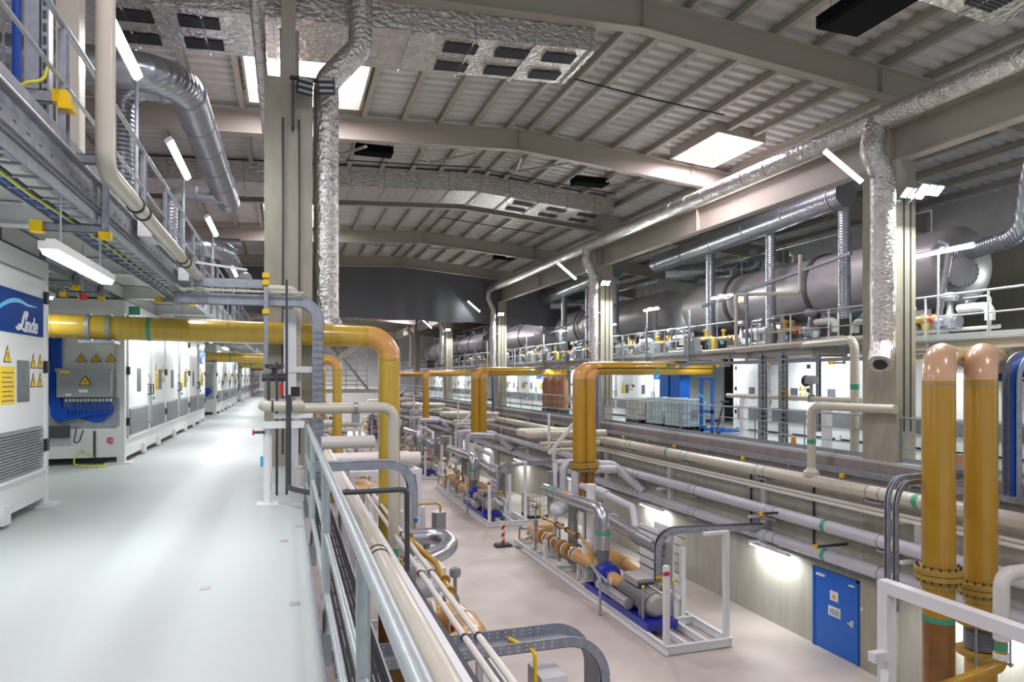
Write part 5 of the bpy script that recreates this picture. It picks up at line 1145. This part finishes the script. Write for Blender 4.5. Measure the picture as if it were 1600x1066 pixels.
for k, y in enumerate((13.2, 12.9)): S(MB().cyl((13.91, y, -5.15), (13.91, y, -6.9+.1*k), .02, 6), 'wall_conduit', 'dark', 'thin dark conduit on the wall right of the blue door, %s' % ['left one', 'right one'][k], 'conduit', 'conduits right of the blue door')
for k, y in enumerate((17.6, 18.1, 15.4)): S(MB().cyl((13.91, y, -2.8), (13.91, y, -4.9), .03, 6), 'wall_conduit', 'dark', 'dark vertical conduit on the upper right wall, the %s from the camera' % ['second', 'farthest', 'nearest'][k], 'conduit', 'conduits on the upper right wall')
for k, (y, z) in enumerate(((14.2, -4.35), (16.3, -3.9))):
    t = T('stub_bracket', 'short wall bracket arm with a yellow cap, %s the blue door' % ['above', 'up and left of'][k], 'bracket', (13.3, y, z), 'stub brackets on the right wall')
    build(MB().b(12.9, 13.9, y-.03, y+.03, z-.03, z+.03), 'arm', 'dark', t); build(MB().b(12.84, 12.92, y-.05, y+.05, z-.05, z+.05), 'end_cap', 'capyel', t)

# ================================================================== FLOOR ITEMS
def tote(label, x, y, z, s=1.0, liq='creamw', pallet=True, name='tote_tank'):
    t = T(name, label, 'tote', (x, y, z)); h0 = .15
    build(MB().b(x-.5*s, x+.5*s, y-.6*s, y+.6*s, z+h0-.03, z+h0).b(x-.5*s, x-.38*s, y-.6*s, y+.6*s, z, z+h0).b(x+.38*s, x+.5*s, y-.6*s, y+.6*s, z, z+h0).b(x-.06, x+.06, y-.6*s, y+.6*s, z, z+h0), 'pallet', 'dark', t)
    mb = MB().b(x-.46*s, x+.46*s, y-.56*s, y+.56*s, z+h0, z+1.08*s); mb.cyl((x, y, z+1.08*s), (x, y, z+1.14*s), .1, 14); build(mb, 'bottle', liq, t)
    mb = MB()
    for q in range(6):
        for sy in (-.59, .59): mb.cyl((x-.49*s+.196*s*q, y+sy*s, z+h0), (x-.49*s+.196*s*q, y+sy*s, z+1.1*s), .011, 6)
        for sx in (-.49, .49): mb.cyl((x+sx*s, y-.59*s+.236*s*q, z+h0), (x+sx*s, y-.59*s+.236*s*q, z+1.1*s), .011, 6)
    for q in range(5):
        zz = z+h0+.02+(1.08*s-h0)*q/4
        mb.pipe([(x-.49*s, y-.59*s, zz), (x+.49*s, y-.59*s, zz), (x+.49*s, y+.59*s, zz), (x-.49*s, y+.59*s, zz), (x-.49*s, y-.59*s, zz)], .011, .03, 6)
    build(mb, 'cage', 'galv', t); build(MB().b(x-.16, x+.16, y-.61*s, y-.60*s, z+.5, z+.8), 'label_plate', 'steelgrey', t)
    return t
tote('white caged tote tank standing on the hall floor behind the foreground skid', 12.55, 34.2, -7.4, 1.05)
tote('caged tote of pale blue-green liquid on the right walkway beside the blue stacker', 14.9, 23.4, -2.05, 1.1, 'water')
tote('second caged tote behind the first on the right walkway', 14.95, 25.0, -2.05, 1.1, 'water')
tote('small pale tote at the left of the right walkway stack', 15.3, 27.6, -2.05, 1.0, 'creamw')
for k in range(4):
    x, y = 15.6, 25.9+ (k//4)*1.4; z = -2.05+.15*k
    mb = MB()
    for q in range(5): mb.b(x-.4, x+.4, y-.6+.25*q, y-.46+.25*q, z+.11, z+.14)
    for q in (-.35, 0, .35): mb.b(x+q-.05, x+q+.05, y-.6, y+.6, z, z+.11)
    S(mb, 'wooden_pallet', 'wood', 'brown wooden pallet stacked by the caged totes, %s of the stack' % ['bottom', 'second', 'third', 'top'][k], 'pallet', 'stacked wooden pallets')
# blue stacker truck and pallet truck
t = T('stacker_truck', 'blue hand stacker with a tall mast on the right walkway', 'stacker', (14.8, 21.4, -2.05))
build(MB().b(14.62, 14.72, 21.9, 22.0, -2.0, -.05).b(14.62, 14.72, 21.2, 21.3, -2.0, -.05).b(14.62, 14.72, 21.1, 22.1, -.09, .0).b(14.6, 15.6, 21.9, 22.0, -2.0, -1.88).b(14.6, 15.6, 21.2, 21.3, -2.0, -1.88).b(14.62, 14.72, 21.2, 22.0, -1.3, -1.2), 'mast', 'liftblue', t)
build(MB().pipe([(14.5, 21.2, -1.0), (14.2, 21.15, -.7), (14.2, 21.5, -.55), (14.5, 21.5, -.8)], .025, .1, 8), 'steering_handle', 'signlight', t)
build(MB().cyl((14.66, 21.2, -1.98), (14.66, 21.3, -1.98), .07, 12).cyl((14.66, 21.9, -1.98), (14.66, 22.0, -1.98), .07, 12), 'wheel', 'black', t)
t = T('pallet_truck', 'hand pallet truck with a black tilted handle beside the stacker', 'truck', (14.7, 20.7, -2.05))
build(MB().b(14.6, 15.7, 20.55, 20.7, -1.95, -1.88).b(14.6, 15.7, 20.9, 21.05, -1.95, -1.88).b(14.5, 14.75, 20.6, 21.0, -1.95, -1.75), 'fork', 'liftblue', t)
build(MB().pipe([(14.6, 20.85, -1.8), (14.55, 20.45, -.95), (14.55, 20.4, -.85)], .03, .1, 8).cyl((14.4, 20.4, -.85), (14.75, 20.4, -.85), .025, 8), 'handle', 'dark', t)
build(MB().cyl((14.55, 20.8, -1.97), (14.65, 20.8, -1.97), .08, 12), 'wheel', 'black', t)
S(MB().lathe((14.6, 17.0, -2.05), (0, 0, 1), [(0, .09), (.02, .09), (.16, .07), (.24, .07)], 12), 'orange_bin', 'orange', 'small orange pot on the right walkway floor', 'pot')
for k, (y, z) in enumerate([(25.3, -.7), (24.4, -.7)]):
    t = T('blue_cabinet', 'tall blue cabinet on the right walkway behind the totes, %s' % ['left', 'right'][k], 'cabinet', (16.1, y+1.5, -2.05), 'blue cabinets on the right walkway')
    build(MB().b(15.9, 16.4, y+1.0, y+1.75, -1.35, .2), 'body', 'doorblue', t); build(MB().b(15.95, 16.35, y+1.05, y+1.7, -2.05, -1.35), 'stand', 'galv', t)
# brown wrapped hoses on the right walkway near the third column
for k in range(3):
    y = 38.3-k*1.15
    t = T('wrapped_hose', 'brown wrapped hose arch hanging on the right walkway, the %s' % ['left', 'middle', 'right'][k], 'hose', (15.0, y, -2.0), 'brown wrapped hoses')
    build(MB().pipe([(14.9, y-.35, -1.75), (14.9, y-.32, -.35), (14.9, y, .05), (14.9, y+.32, -.35), (14.9, y+.35, -1.75)], .2, .3, 14), 'hose', 'pack', t)
    build(MB().b(14.7, 15.1, y-.5, y+.5, -2.05, -1.85), 'foot', 'dark', t)
    build(MB().cyl((14.9, y, 0), (14.9, y, .5), .02, 6), 'hook', 'dark', t)

# striped warning post on the floor
t = T('warning_post', 'red and white striped warning board post on a grey foot on the hall floor', 'post', (9.0, 28.6, -7.4))
mb = MB()
for q in range(6): mb.m = q % 2; mb.add([(8.93, 28.5, -7.28+.16*q-.05), (9.07, 28.5, -7.28+.16*q+.05), (9.07, 28.5, -7.12+.16*q+.05), (8.93, 28.5, -7.12+.16*q-.05), (8.93, 28.56, -7.28+.16*q-.05), (9.07, 28.56, -7.28+.16*q+.05), (9.07, 28.56, -7.12+.16*q+.05), (8.93, 28.56, -7.12+.16*q-.05)], [(0, 1, 2, 3), (7, 6, 5, 4), (0, 4, 5, 1), (1, 5, 6, 2), (2, 6, 7, 3), (3, 7, 4, 0)])
build(mb, 'striped_board', ['red', 'white'], t); build(MB().prism([(8.6, 28.3, -7.4), (9.4, 28.3, -7.4), (9.3, 28.3, -7.27), (8.7, 28.3, -7.27)], None, (0, .45, 0)), 'foot', 'dark', t)
S(MB().cyl((9.45, 28.1, -7.33), (9.9, 27.2, -7.3), .06, 10), 'loose_tube', 'steelgrey', 'loose grey tube on the floor behind the foreground skid', 'tube')

# ================================================================== LEFT SIDE: RAILING, PIPES ALONG THE SLAB, EQUIPMENT BELOW
t = T('walkway_railing', 'galvanised tube handrail along the left walkway edge in the foreground', 'railing', (.21, 3, -1.9))
for y in (.2, 2.3, 4.5, 6.9, 9.3):
    build(MB().cyl((.24, y, -1.7), (.24, y, -.60), .024, 14), 'post', 'galvrail', t)
    build(MB().b(.185, .27, y-.05, y+.05, -1.82, -1.62), 'post_shoe', 'galvrail', t)
for y in (4.8, 7.2): build(MB().cyl((.24, y, -1.5), (.24, y, -.60), .02, 12), 'post', 'galvrail', t)
build(MB().pipe([(.24, -1, -.58), (.24, 9.35, -.58), (.24, 9.35, -.78)], .0243, .06, 18), 'top_rail', 'galvrail', t)
for z in (-1.0, -1.38): build(MB().cyl((.24, -1, z), (.24, 9.3, z), .017, 12), 'knee_rail', 'galvrail', t)
S(MB().b(.172, .185, -2, 8, -1.62, -1.49), 'slab_edge_strip', 'galvtray', 'steel edge strip on the left walkway edge beneath the handrail', 'trim')
for k, (u, v) in enumerate([(.02, 2.95), (.05, 4.75), (-.55, 5.3), (-.02, 6.6), (.12, 7.2)]):
    S(MB().b(u-.035, u+.035, v-.04, v+.04, -1.5, -1.497), 'floor_patch', 'motorend', 'small square mark on the walkway floor, the %s from the camera' % ORDN[k], 'mark', 'square marks on the walkway floor')
t = T('cream_pipe', 'fat cream pipe running beneath the left handrail along the slab', 'pipe', (.97, 3, -2)); build(MB().cyl((.965, .5, -1.98), (.965, 22, -1.98), .11, 24), 'pipe_run', 'cream', t)
mb = MB()
for y in (2.2, 7.5, 7.7, 11.5, 11.7, 15.5): mb.ring((.965, y, -1.98), (0, 1, 0), .11, .03, .008, 24)
build_each(mb, 'clamp', 'rubber', t)
S(MB().ibeam((1.14, .5, -2.2), (1.14, 22, -2.2), .16, .2, .012, .01), 'support_beam', 'white', 'white steel beam beside the fat cream pipe under the handrail', 'beam')
S(MB().pipe([(.02, 8.3, -.2), (.02, 8.3, -1.28), (.3, 7.8, -1.28), (1.31, 7.8, -1.28), (1.31, 7.8, -2.25), (1.33, .8, -2.25)], .03, .06, 14), 'dark_pipe', 'dark', 'dark grey pipe crossing above the handrail then running along the slab', 'pipe')
for k, (x, m_) in enumerate(((1.43, 'steelgrey'), (1.55, 'steelgrey'))):
    t = T('grey_pipe', 'thin grey pipe along the outer side of the slab pipes, %s' % ['inner', 'outer'][k], 'pipe', (x, 5, -2.2), 'thin grey pipes along the slab')
    build(MB().pipe([(x, .6, -2.2), (x, 13.5, -2.2), (x+.05, 13.6, -2.2)], .03, .05, 14), 'pipe_run', 'creamw', t)
    mb = MB()
    for y in (1.6, 3.6, 5.6, 7.6, 9.6): mb.ring((x, y, -2.2), (0, 1, 0), .03, .03, .008)
    build_each(mb, 'clamp', 'rubber', t)
t = T('black_cable_tray', 'tray of black cables below the left handrail next to the slab edge', 'tray', (.47, 5, -2.1))
mb = MB().chan((.36, .5, -1.95), (.36, 20, -1.95), .02, .08, .004); mb.chan((.62, .5, -1.95), (.62, 20, -1.95), .02, .08, .004, side=-1); build(mb, 'side_rail', 'galv', t)
mb = MB()
for k in range(7): mb.cyl((.39+.033*k, .5, -1.96), (.39+.033*k, 20, -1.96), .014, 6)
build(mb, 'cables', 'rubber', t)
mb = MB()
for k in range(40): mb.b(.36, .62, .6+.45*k, .64+.45*k, -1.995, -1.98)
build(mb, 'rungs', 'galvtray', t)
S(MB().b(.26, .30, 1.5, 4.2, -3.6, -2.35), 'blue_board', 'doorblue', 'blue panel seen between handrail posts below the slab edge', 'panel')
# cream pipe crossing the handrail line from the column and dropping
t = T('cream_pipe', 'cream pipe crossing behind the handrail and dropping to the slab pipes', 'pipe', (1.2, 9.4, -2)); build(MB().pipe([(-.2, 9.6, -.42), (1.42, 9.6, -.42), (1.42, 9.6, -2.9)], .075, .16, 18), 'pipe_run', 'cream', t)
build(MB().ring((1.42, 9.6, -2.45), (0, 0, 1), .075, .12, .003), 'green_band', 'green', t); build(MB().ring((.9, 9.6, -.42), (1, 0, 0), .075, .05, .02).b(.85, .95, 9.55, 9.65, -.62, -.49), 'saddle_clamp', 'steelgrey', t)
t = T('pale_pipe', 'pale grey pipe running into the hall behind the dropping cream pipe', 'pipe', (1, 11, -1.2)); build(MB().pipe([(.5, 10.8, -1.0), (1.3, 10.8, -1.0)], .10, .1, 16), 'pipe_run', 'creamw', t)
S(MB().pipe([(1.41, 8.4, -1.45), (1.41, 8.4, -1.7), (1.41, 8.4, -1.92)], .045, .1, 12), 'cream_pipe', 'cream', 'upright cream pipe right of the dark crossing pipe', 'pipe')
# white pipe stand at walkway edge
t = T('pipe_stand', 'white steel pipe stand holding a cream pipe loop at the walkway edge', 'stand', (-.1, 8.6, -1.5))
for x, y, b_ in ((-.215, 8.6, -.58), (.10, 9.6, -.62)):
    build(MB().cyl((x, y, -1.49), (x, y, b_), .05, 14), 'leg', 'white', t); build(MB().b(x-.12, x+.12, y-.12, y+.12, -1.5, -1.485), 'foot_plate', 'white', t)
build(MB().b(-.27, .2, 8.5, 8.66, -.60, -.52).b(-.15, .30, 8.6, 8.72, -.49, -.44), 'cross_beam', 'white', t)
build(MB().pipe([(-.02, 9.5, -.34), (-.26, 9.45, -.34), (-.26, 8.55, -.34), (.15, 8.55, -.34), (.15, 9.6, -.34)], .062, .1, 16), 'pipe_loop', 'cream', t)
mb = MB()
for x in (-.16, .05): mb.ring((x, 8.55, -.34), (1, 0, 0), .062, .02, .01)
build_each(mb, 'clamp', 'rubber', t)
t = T('hand_valve', 'valve with a small red wheel on the white pipe stand', 'valve', (-.32, 8.5, -.62)); build(MB().cyl((-.38, 8.5, -.64), (-.36, 8.5, -.64), .035, 12), 'wheel', 'red', t); build(MB().cyl((-.36, 8.5, -.64), (-.24, 8.5, -.64), .018, 10), 'stem', 'dark', t)
S(MB().b(-.30, -.26, 8.7, 8.8, -1.07, -.95), 'blue_valve', 'signlight', 'small blue valve body on the white pipe stand', 'valve')
for k, x in enumerate((-.12, .0)):
    S(MB().cyl((x, 9.2, -1.5), (x, 9.2, 1.25 if k else .2), .016, 10), 'dark_conduit', 'dark', 'dark conduit standing in front of the broad column, %s' % ['shorter', 'taller'][k], 'conduit', 'dark conduits before the column')
t = T('red_hand_valve', 'dark valve with a red lever before the broad column', 'valve', (-.18, 9.3, -.1)); build(MB().cyl((-.3, 9.3, .0), (0, 9.3, .0), .05, 10).lathe((-.15, 9.3, 0), (0, 0, 1), [(0, .05), (.1, .03), (.12, .12), (.17, .12)], 14).b(-.24, -.2, 9.26, 9.34, -.3, .0), 'body', 'dark', t); build(MB().b(-.09, -.05, 9.2, 9.24, -.22, -.08), 'lever', 'red', t)
S(MB().b(.05, .16, 9.1, 9.25, -.24, -.12), 'black_gauge', 'black', 'small black gauge box above the cream pipe loop', 'gauge')
S(MB().b(-.05, .15, 11.6, 11.8, -.3, 1.1).b(-.06, .4, 11.58, 11.75, .08, .18), 'white_strut', 'white', 'white bracket frame on the face of the broad column', 'frame')
# curved grey trays in the foreground
t = T('curved_cable_tray', 'curved cable tray arching over the slab pipes behind the handrail', 'tray', (1.6, 9, -2))
build(MB().path_strip([(.3, 8.75, -1.10), (1.53, 8.75, -1.10), (1.53, 8.75, -1.78)], .2, .42, .11, .005, wdir=(0, 1, 0), seg=12), 'tray', 'galvtray', t)
t = T('curved_cable_tray', 'wide perforated cable tray curving down in the bottom foreground', 'tray', (4, 9.5, -4.1))
pts = [(.6, 9.3, -3.86), (3.78, 9.75, -3.86), (4.3, 9.85, -6)]
pts = [(.6, 9.5, -3.86), (4.5, 9.5, -3.86), (4.5, 9.5, -7.3)]
build(MB().path_strip(pts, .6, .62, .15, .008, wdir=(0, -1, 0), seg=12), 'tray', 'galvtray', t)
mb = MB()
for k in range(22):
    for z in (-3.83, -3.89):
        for yy in (9.195, 9.773): mb.b(.9+.13*k, .93+.13*k, yy, yy+.003, z-.01, z+.01)
build(mb, 'perforations', 'creamw', t)
t = T('flat_bar_tray', 'dark flat tray crossing low in the bottom foreground left of the curved one', 'tray', (1.5, 6.5, -5)); build(MB().b(.2, 2.4, 6.2, 6.6, -4.4, -4.3), 'tray', 'galvtray', t)

# lower left machine row (mirror of the skids, seen from above)
def lower_unit():
    t = T('gas_unit', '', 'machine', (0, 0, 0))
    mb = MB()
    for x in (0, 2.2): mb.ibeam((x, 0, .13), (x, 12.5, .13), .12, .24, .02, .014)
    for y in (.07, 3, 6, 9, 12.4): mb.ibeam((0, y, .13), (2.2, y, .13), .12, .22, .02, .014)
    build(mb, 'base_frame', 'white', t)
    build(MB().pipe([(-.2, 9.9, 3.2), (1.95, 9.9, 3.2), (2.0, 8.9, 3.1), (.9, 8.6, 2.8), (-.2, 8.6, 2.8)], .22, .5, 22, 8), 'bend_pipe', 'clad', t)
    build(MB().pipe([(.2, 8.1, 2.9), (1.6, 8.3, 2.9), (1.2, 7.1, 2.6), (0, 7.1, 2.6)], .13, .3, 16), 'bend_pipe', 'greyw', t)
    build(MB().cyl((1.55, 11.2, .24), (1.55, 11.2, 3.75), .2, 20).cyl((1.1, 11.0, 2.4), (1.1, 11.0, 3.7), .16, 16), 'white_vessel', 'white', t)
    build(MB().cyl((2.0, 10.6, 2.9), (2.0, 10.6, 3.68), .2, 16).cyl((1.6, 10.3, 2.4), (1.6, 10.3, 3.3), .1, 12), 'ribbed_vessel', 'steelgrey', t)
    build(MB().pipe([(1.3, 10.4, 2.2), (1.3, 10.4, 3.95), (2.0, 10.4, 3.95), (2.0, 10.4, 3.7)], .03, .12, 8), 'yellow_arch', 'yel', t)
    build(MB().b(.35, .55, 10.0, 10.2, 2.5, 2.85), 'red_box', 'orange', t); build(MB().cyl((1.3, 10.3, 3.5), (1.3, 10.3, 3.6), .06, 10), 'blue_cap', 'liftblue', t)
    build(MB().pipe([(.6, 8.0, 2.4), (1.2, 7.6, 2.5), (1.75, 5.9, 2.1), (1.8, 4.6, 1.7), (2.0, 4.2, 1.4), (1.4, 4.0, 1.3)], .07, .18, 12), 'slim_line', 'yel', t)
    mb = MB()
    for p, a in (((1.35, 7.2, 2.42), (.3, -.9, -.2)), ((1.78, 5.3, 1.92), (0, -1, -.3)), ((1.8, 4.9, 1.8), (0, -1, -.3))): mb.ring(p, a, .07, .05, .06)
    build_each(mb, 'line_flange', 'olive', t)
    build(MB().lathe((1.93, 6.0, 1.0), (0, 0, 1), [(-.3, .05), (-.15, .11), (.1, .09), (.2, .04), (.55, .04), (.57, .11), (.67, .13), (.75, .11), (.78, .04)], 18), 'control_valve', 'steelgrey', t)
    build(MB().b(1.1, 1.7, 5.9, 6.5, 1.6, 1.8).b(.6, 1.0, 5.2, 5.6, .3, 1.6).b(.9, 1.5, 4.6, 5.2, .24, 1.2), 'pale_block', 'creamw', t)
    build(MB().pipe([(.4, 3.9, .9), (1.75, 3.9, .9), (1.75, 2.6, .9), (.3, 1.4, .9)], .26, .5, 22), 'tan_elbow', 'tan', t)
    mb = MB()
    for p, a in (((1.3, 3.9, .9), (1, 0, 0)), ((1.75, 3.3, .9), (0, 1, 0)), ((1.2, 2.1, .9), (1, .8, 0))): mb.ring(p, a, .26, .05, .02, 24)
    build_each(mb, 'steel_clamp', 'white', t)
    build(MB().cyl((.2, 4.9, 1.1), (.9, 4.9, 1.1), .12, 14).cyl((.2, 6.8, 1.2), (1.2, 6.8, 1.2), .10, 14), 'brown_line', 'amber', t)
    build(MB().cyl((.8, 4.2, 1.2), (.8, 4.3, 1.2), .12, 12).cyl((1.25, 3.1, 1.5), (1.25, 3.1, 1.6), .1, 12), 'red_wheel', 'red', t)
    build(MB().b(1.9, 2.3, .6, 1.2, .24, 1.9), 'white_box', 'white', t); build(MB().pipe([(1.8, .6, 1.5), (1.8, .6, 2.0), (1.6, 1.2, 2.0)], .03, .08, 8), 'yellow_bow', 'yellow', t)
    build(MB().cyl((.6, 2.6, .24), (.6, 2.6, 2.3), .12, 12).cyl((.3, 7.2, .24), (.3, 7.2, 2.9), .1, 12).cyl((1.3, 7.6, .24), (1.3, 7.6, 2.2), .1, 12), 'grey_vessel', 'steelgrey', t)
    up_ = ('slim_line', 'line_flange', 'control_valve', 'pale_block', 'tan_elbow', 'steel_clamp', 'brown_line', 'red_wheel', 'white_box', 'yellow_bow')
    for o in [x for x in bpy.data.objects if x.parent == t and x.name.split('.')[0] in up_]: o.data.transform(Matrix.Translation({'white': (-.45, .5, 1.2), 'slim_': (-.7, .5, 1.3), 'line_': (-.7, .5, 1.3), 'tan_e': (-.75, .5, 2.1), 'steel': (-.75, .5, 2.1)}.get(o.name[:5], (-.45, .5, 1.5))))
    for x_ in (.25, 1.5):
        for y_ in (2.2, 4.6, 7.4): build(MB().b(x_-.06, x_+.06, y_-.06, y_+.06, .24, 2.35), 'support_post', 'white', t)
    for x_ in (.25, 1.5): build(MB().b(x_-.06, x_+.06, 1.8, 7.6, 2.22, 2.34), 'support_beam', 'white', t)
    return t
lu = lower_unit()
for k in range(5): place(lu, k, (2.0, 8.0+16.2*k, -7.4), 0, ['gas unit with tan elbow and polished bends below the handrail pipes', 'second gas unit on the left side of the hall floor', 'third gas unit on the left side of the hall floor', 'fourth gas unit on the left side of the hall floor', 'farthest gas unit on the left side of the hall floor'][k], 'gas units on the left of the hall floor')
# far row of pale pipework crossing near the left units
for k in range(4):
    y = 19+16.2*k
    t = T('pipe_bridge', 'pale pipework bridge over the left gas units, %s from the camera' % ORDN[k], 'pipes', (3, y, -7.4), 'pale pipe bridges at the left of the hall')
    mb = MB()
    for x in (1.7, 3.5): mb.b(x-.07, x+.07, y-.07, y+.07, -7.4, -2.6); mb.b(x-.07, x+.07, y+2.9, y+3.05, -7.4, -2.6)
    mb.b(1.6, 3.6, y-.08, y+.08, -2.7, -2.56).b(1.6, 3.6, y+2.89, y+3.06, -2.7, -2.56); mb.b(1.64, 1.76, y+.05, y+2.92, -2.69, -2.57).b(3.44, 3.56, y+.05, y+2.92, -2.69, -2.57); build(mb, 'frame', 'white', t)
    build(MB().cyl((1.2, y+.8, -2.35), (3.7, y+.8, -2.35), .19, 16).cyl((1.2, y+1.5, -2.4), (3.7, y+1.5, -2.4), .14, 16).cyl((1.3, y+2.2, -2.4), (3.6, y+2.2, -2.4), .12, 16), 'pipes', 'creamw', t)
    build(MB().pipe([(3.4, y+.4, -6), (3.4, y+.4, -3.2), (2.2, y+.4, -3.2)], .12, .3, 14), 'grey_pipe', 'greyw', t)
for k, x in enumerate((2.5, 5.5, 9.0)):  # one lamp is known here, the others are added to brighten the end wall
    batten((x, 92, 3.2 if k else 3.6), 0, 0, PI/2, 'tiny batten light of the set added to brighten the far end wall, %s from the left' % ORDN[k].replace('nearest', 'first'), 'batten lights brightening the far end wall', 900, 1, tilt=0)
for k, x in enumerate((2.5, 5.5, 9.0)): S(MB().cyl((x, 92, 3.3 if k else 3.7), (x, 92, zd(x)-.2), .012, 6), 'hanging_wire', 'dark', 'wire holding the %s light before the far end wall' % ['left', 'middle', 'right'][k], 'wire', 'wires at the far end wall')
for k, (y, x0, x1) in enumerate(((16.8, 7.3, 12.0), (25.0, 2.0, 7.0), (25.2, 7.3, 12.8), (33.4, 7.3, 12.8))):
    S(MB().pipe([(x0, y, zd(x0)-.26), ((x0+x1)/2, y+.05, zd((x0+x1)/2)-.27), (x1, y, zd(x1)-.26)], .022, .1, 6), 'roof_cable', 'rubber', 'black cable across the roof purlins, the %s' % ['nearest on the right slope', 'left slope one past the second rafter', 'right slope one past the second rafter', 'farthest on the right slope'][k], 'cable', 'black cables under the roof')
# gallery across the far end with rails
t = T('end_gallery', 'pale gallery with railings and a stair across the far end of the hall', 'platform', (7, 88, -2))
build(MB().b(.0, 13.8, 86, 90, -1.9, -1.35), 'floor_slab', 'cream', t)
mb = MB()
for z in (-.9, -.4, .2, .9, 1.6, 2.3, 3.0): mb.cyl((.5, 86, z), (9.5, 86, z), .06, 6)
for k in range(8): mb.cyl((.5+k*1.28, 86, -1.4), (.5+k*1.28, 86, 3.1), .05, 6)
mb.bar((6.0, 85.8, 3.0), (9.5, 85.8, -1.4), .12, .3); build(mb, 'railing', 'galvtray', t)

# ------------------------------------------------------------------ lift everything so the hall floor is at z = 0
for o in list(C.objects):
    if o.parent is None and o.type in ('MESH', 'EMPTY'): o.location.z += LIFT
for o in list(C.objects):
    if o.parent is None and o.name.startswith('lamp_light') and False: o.location.z += 0
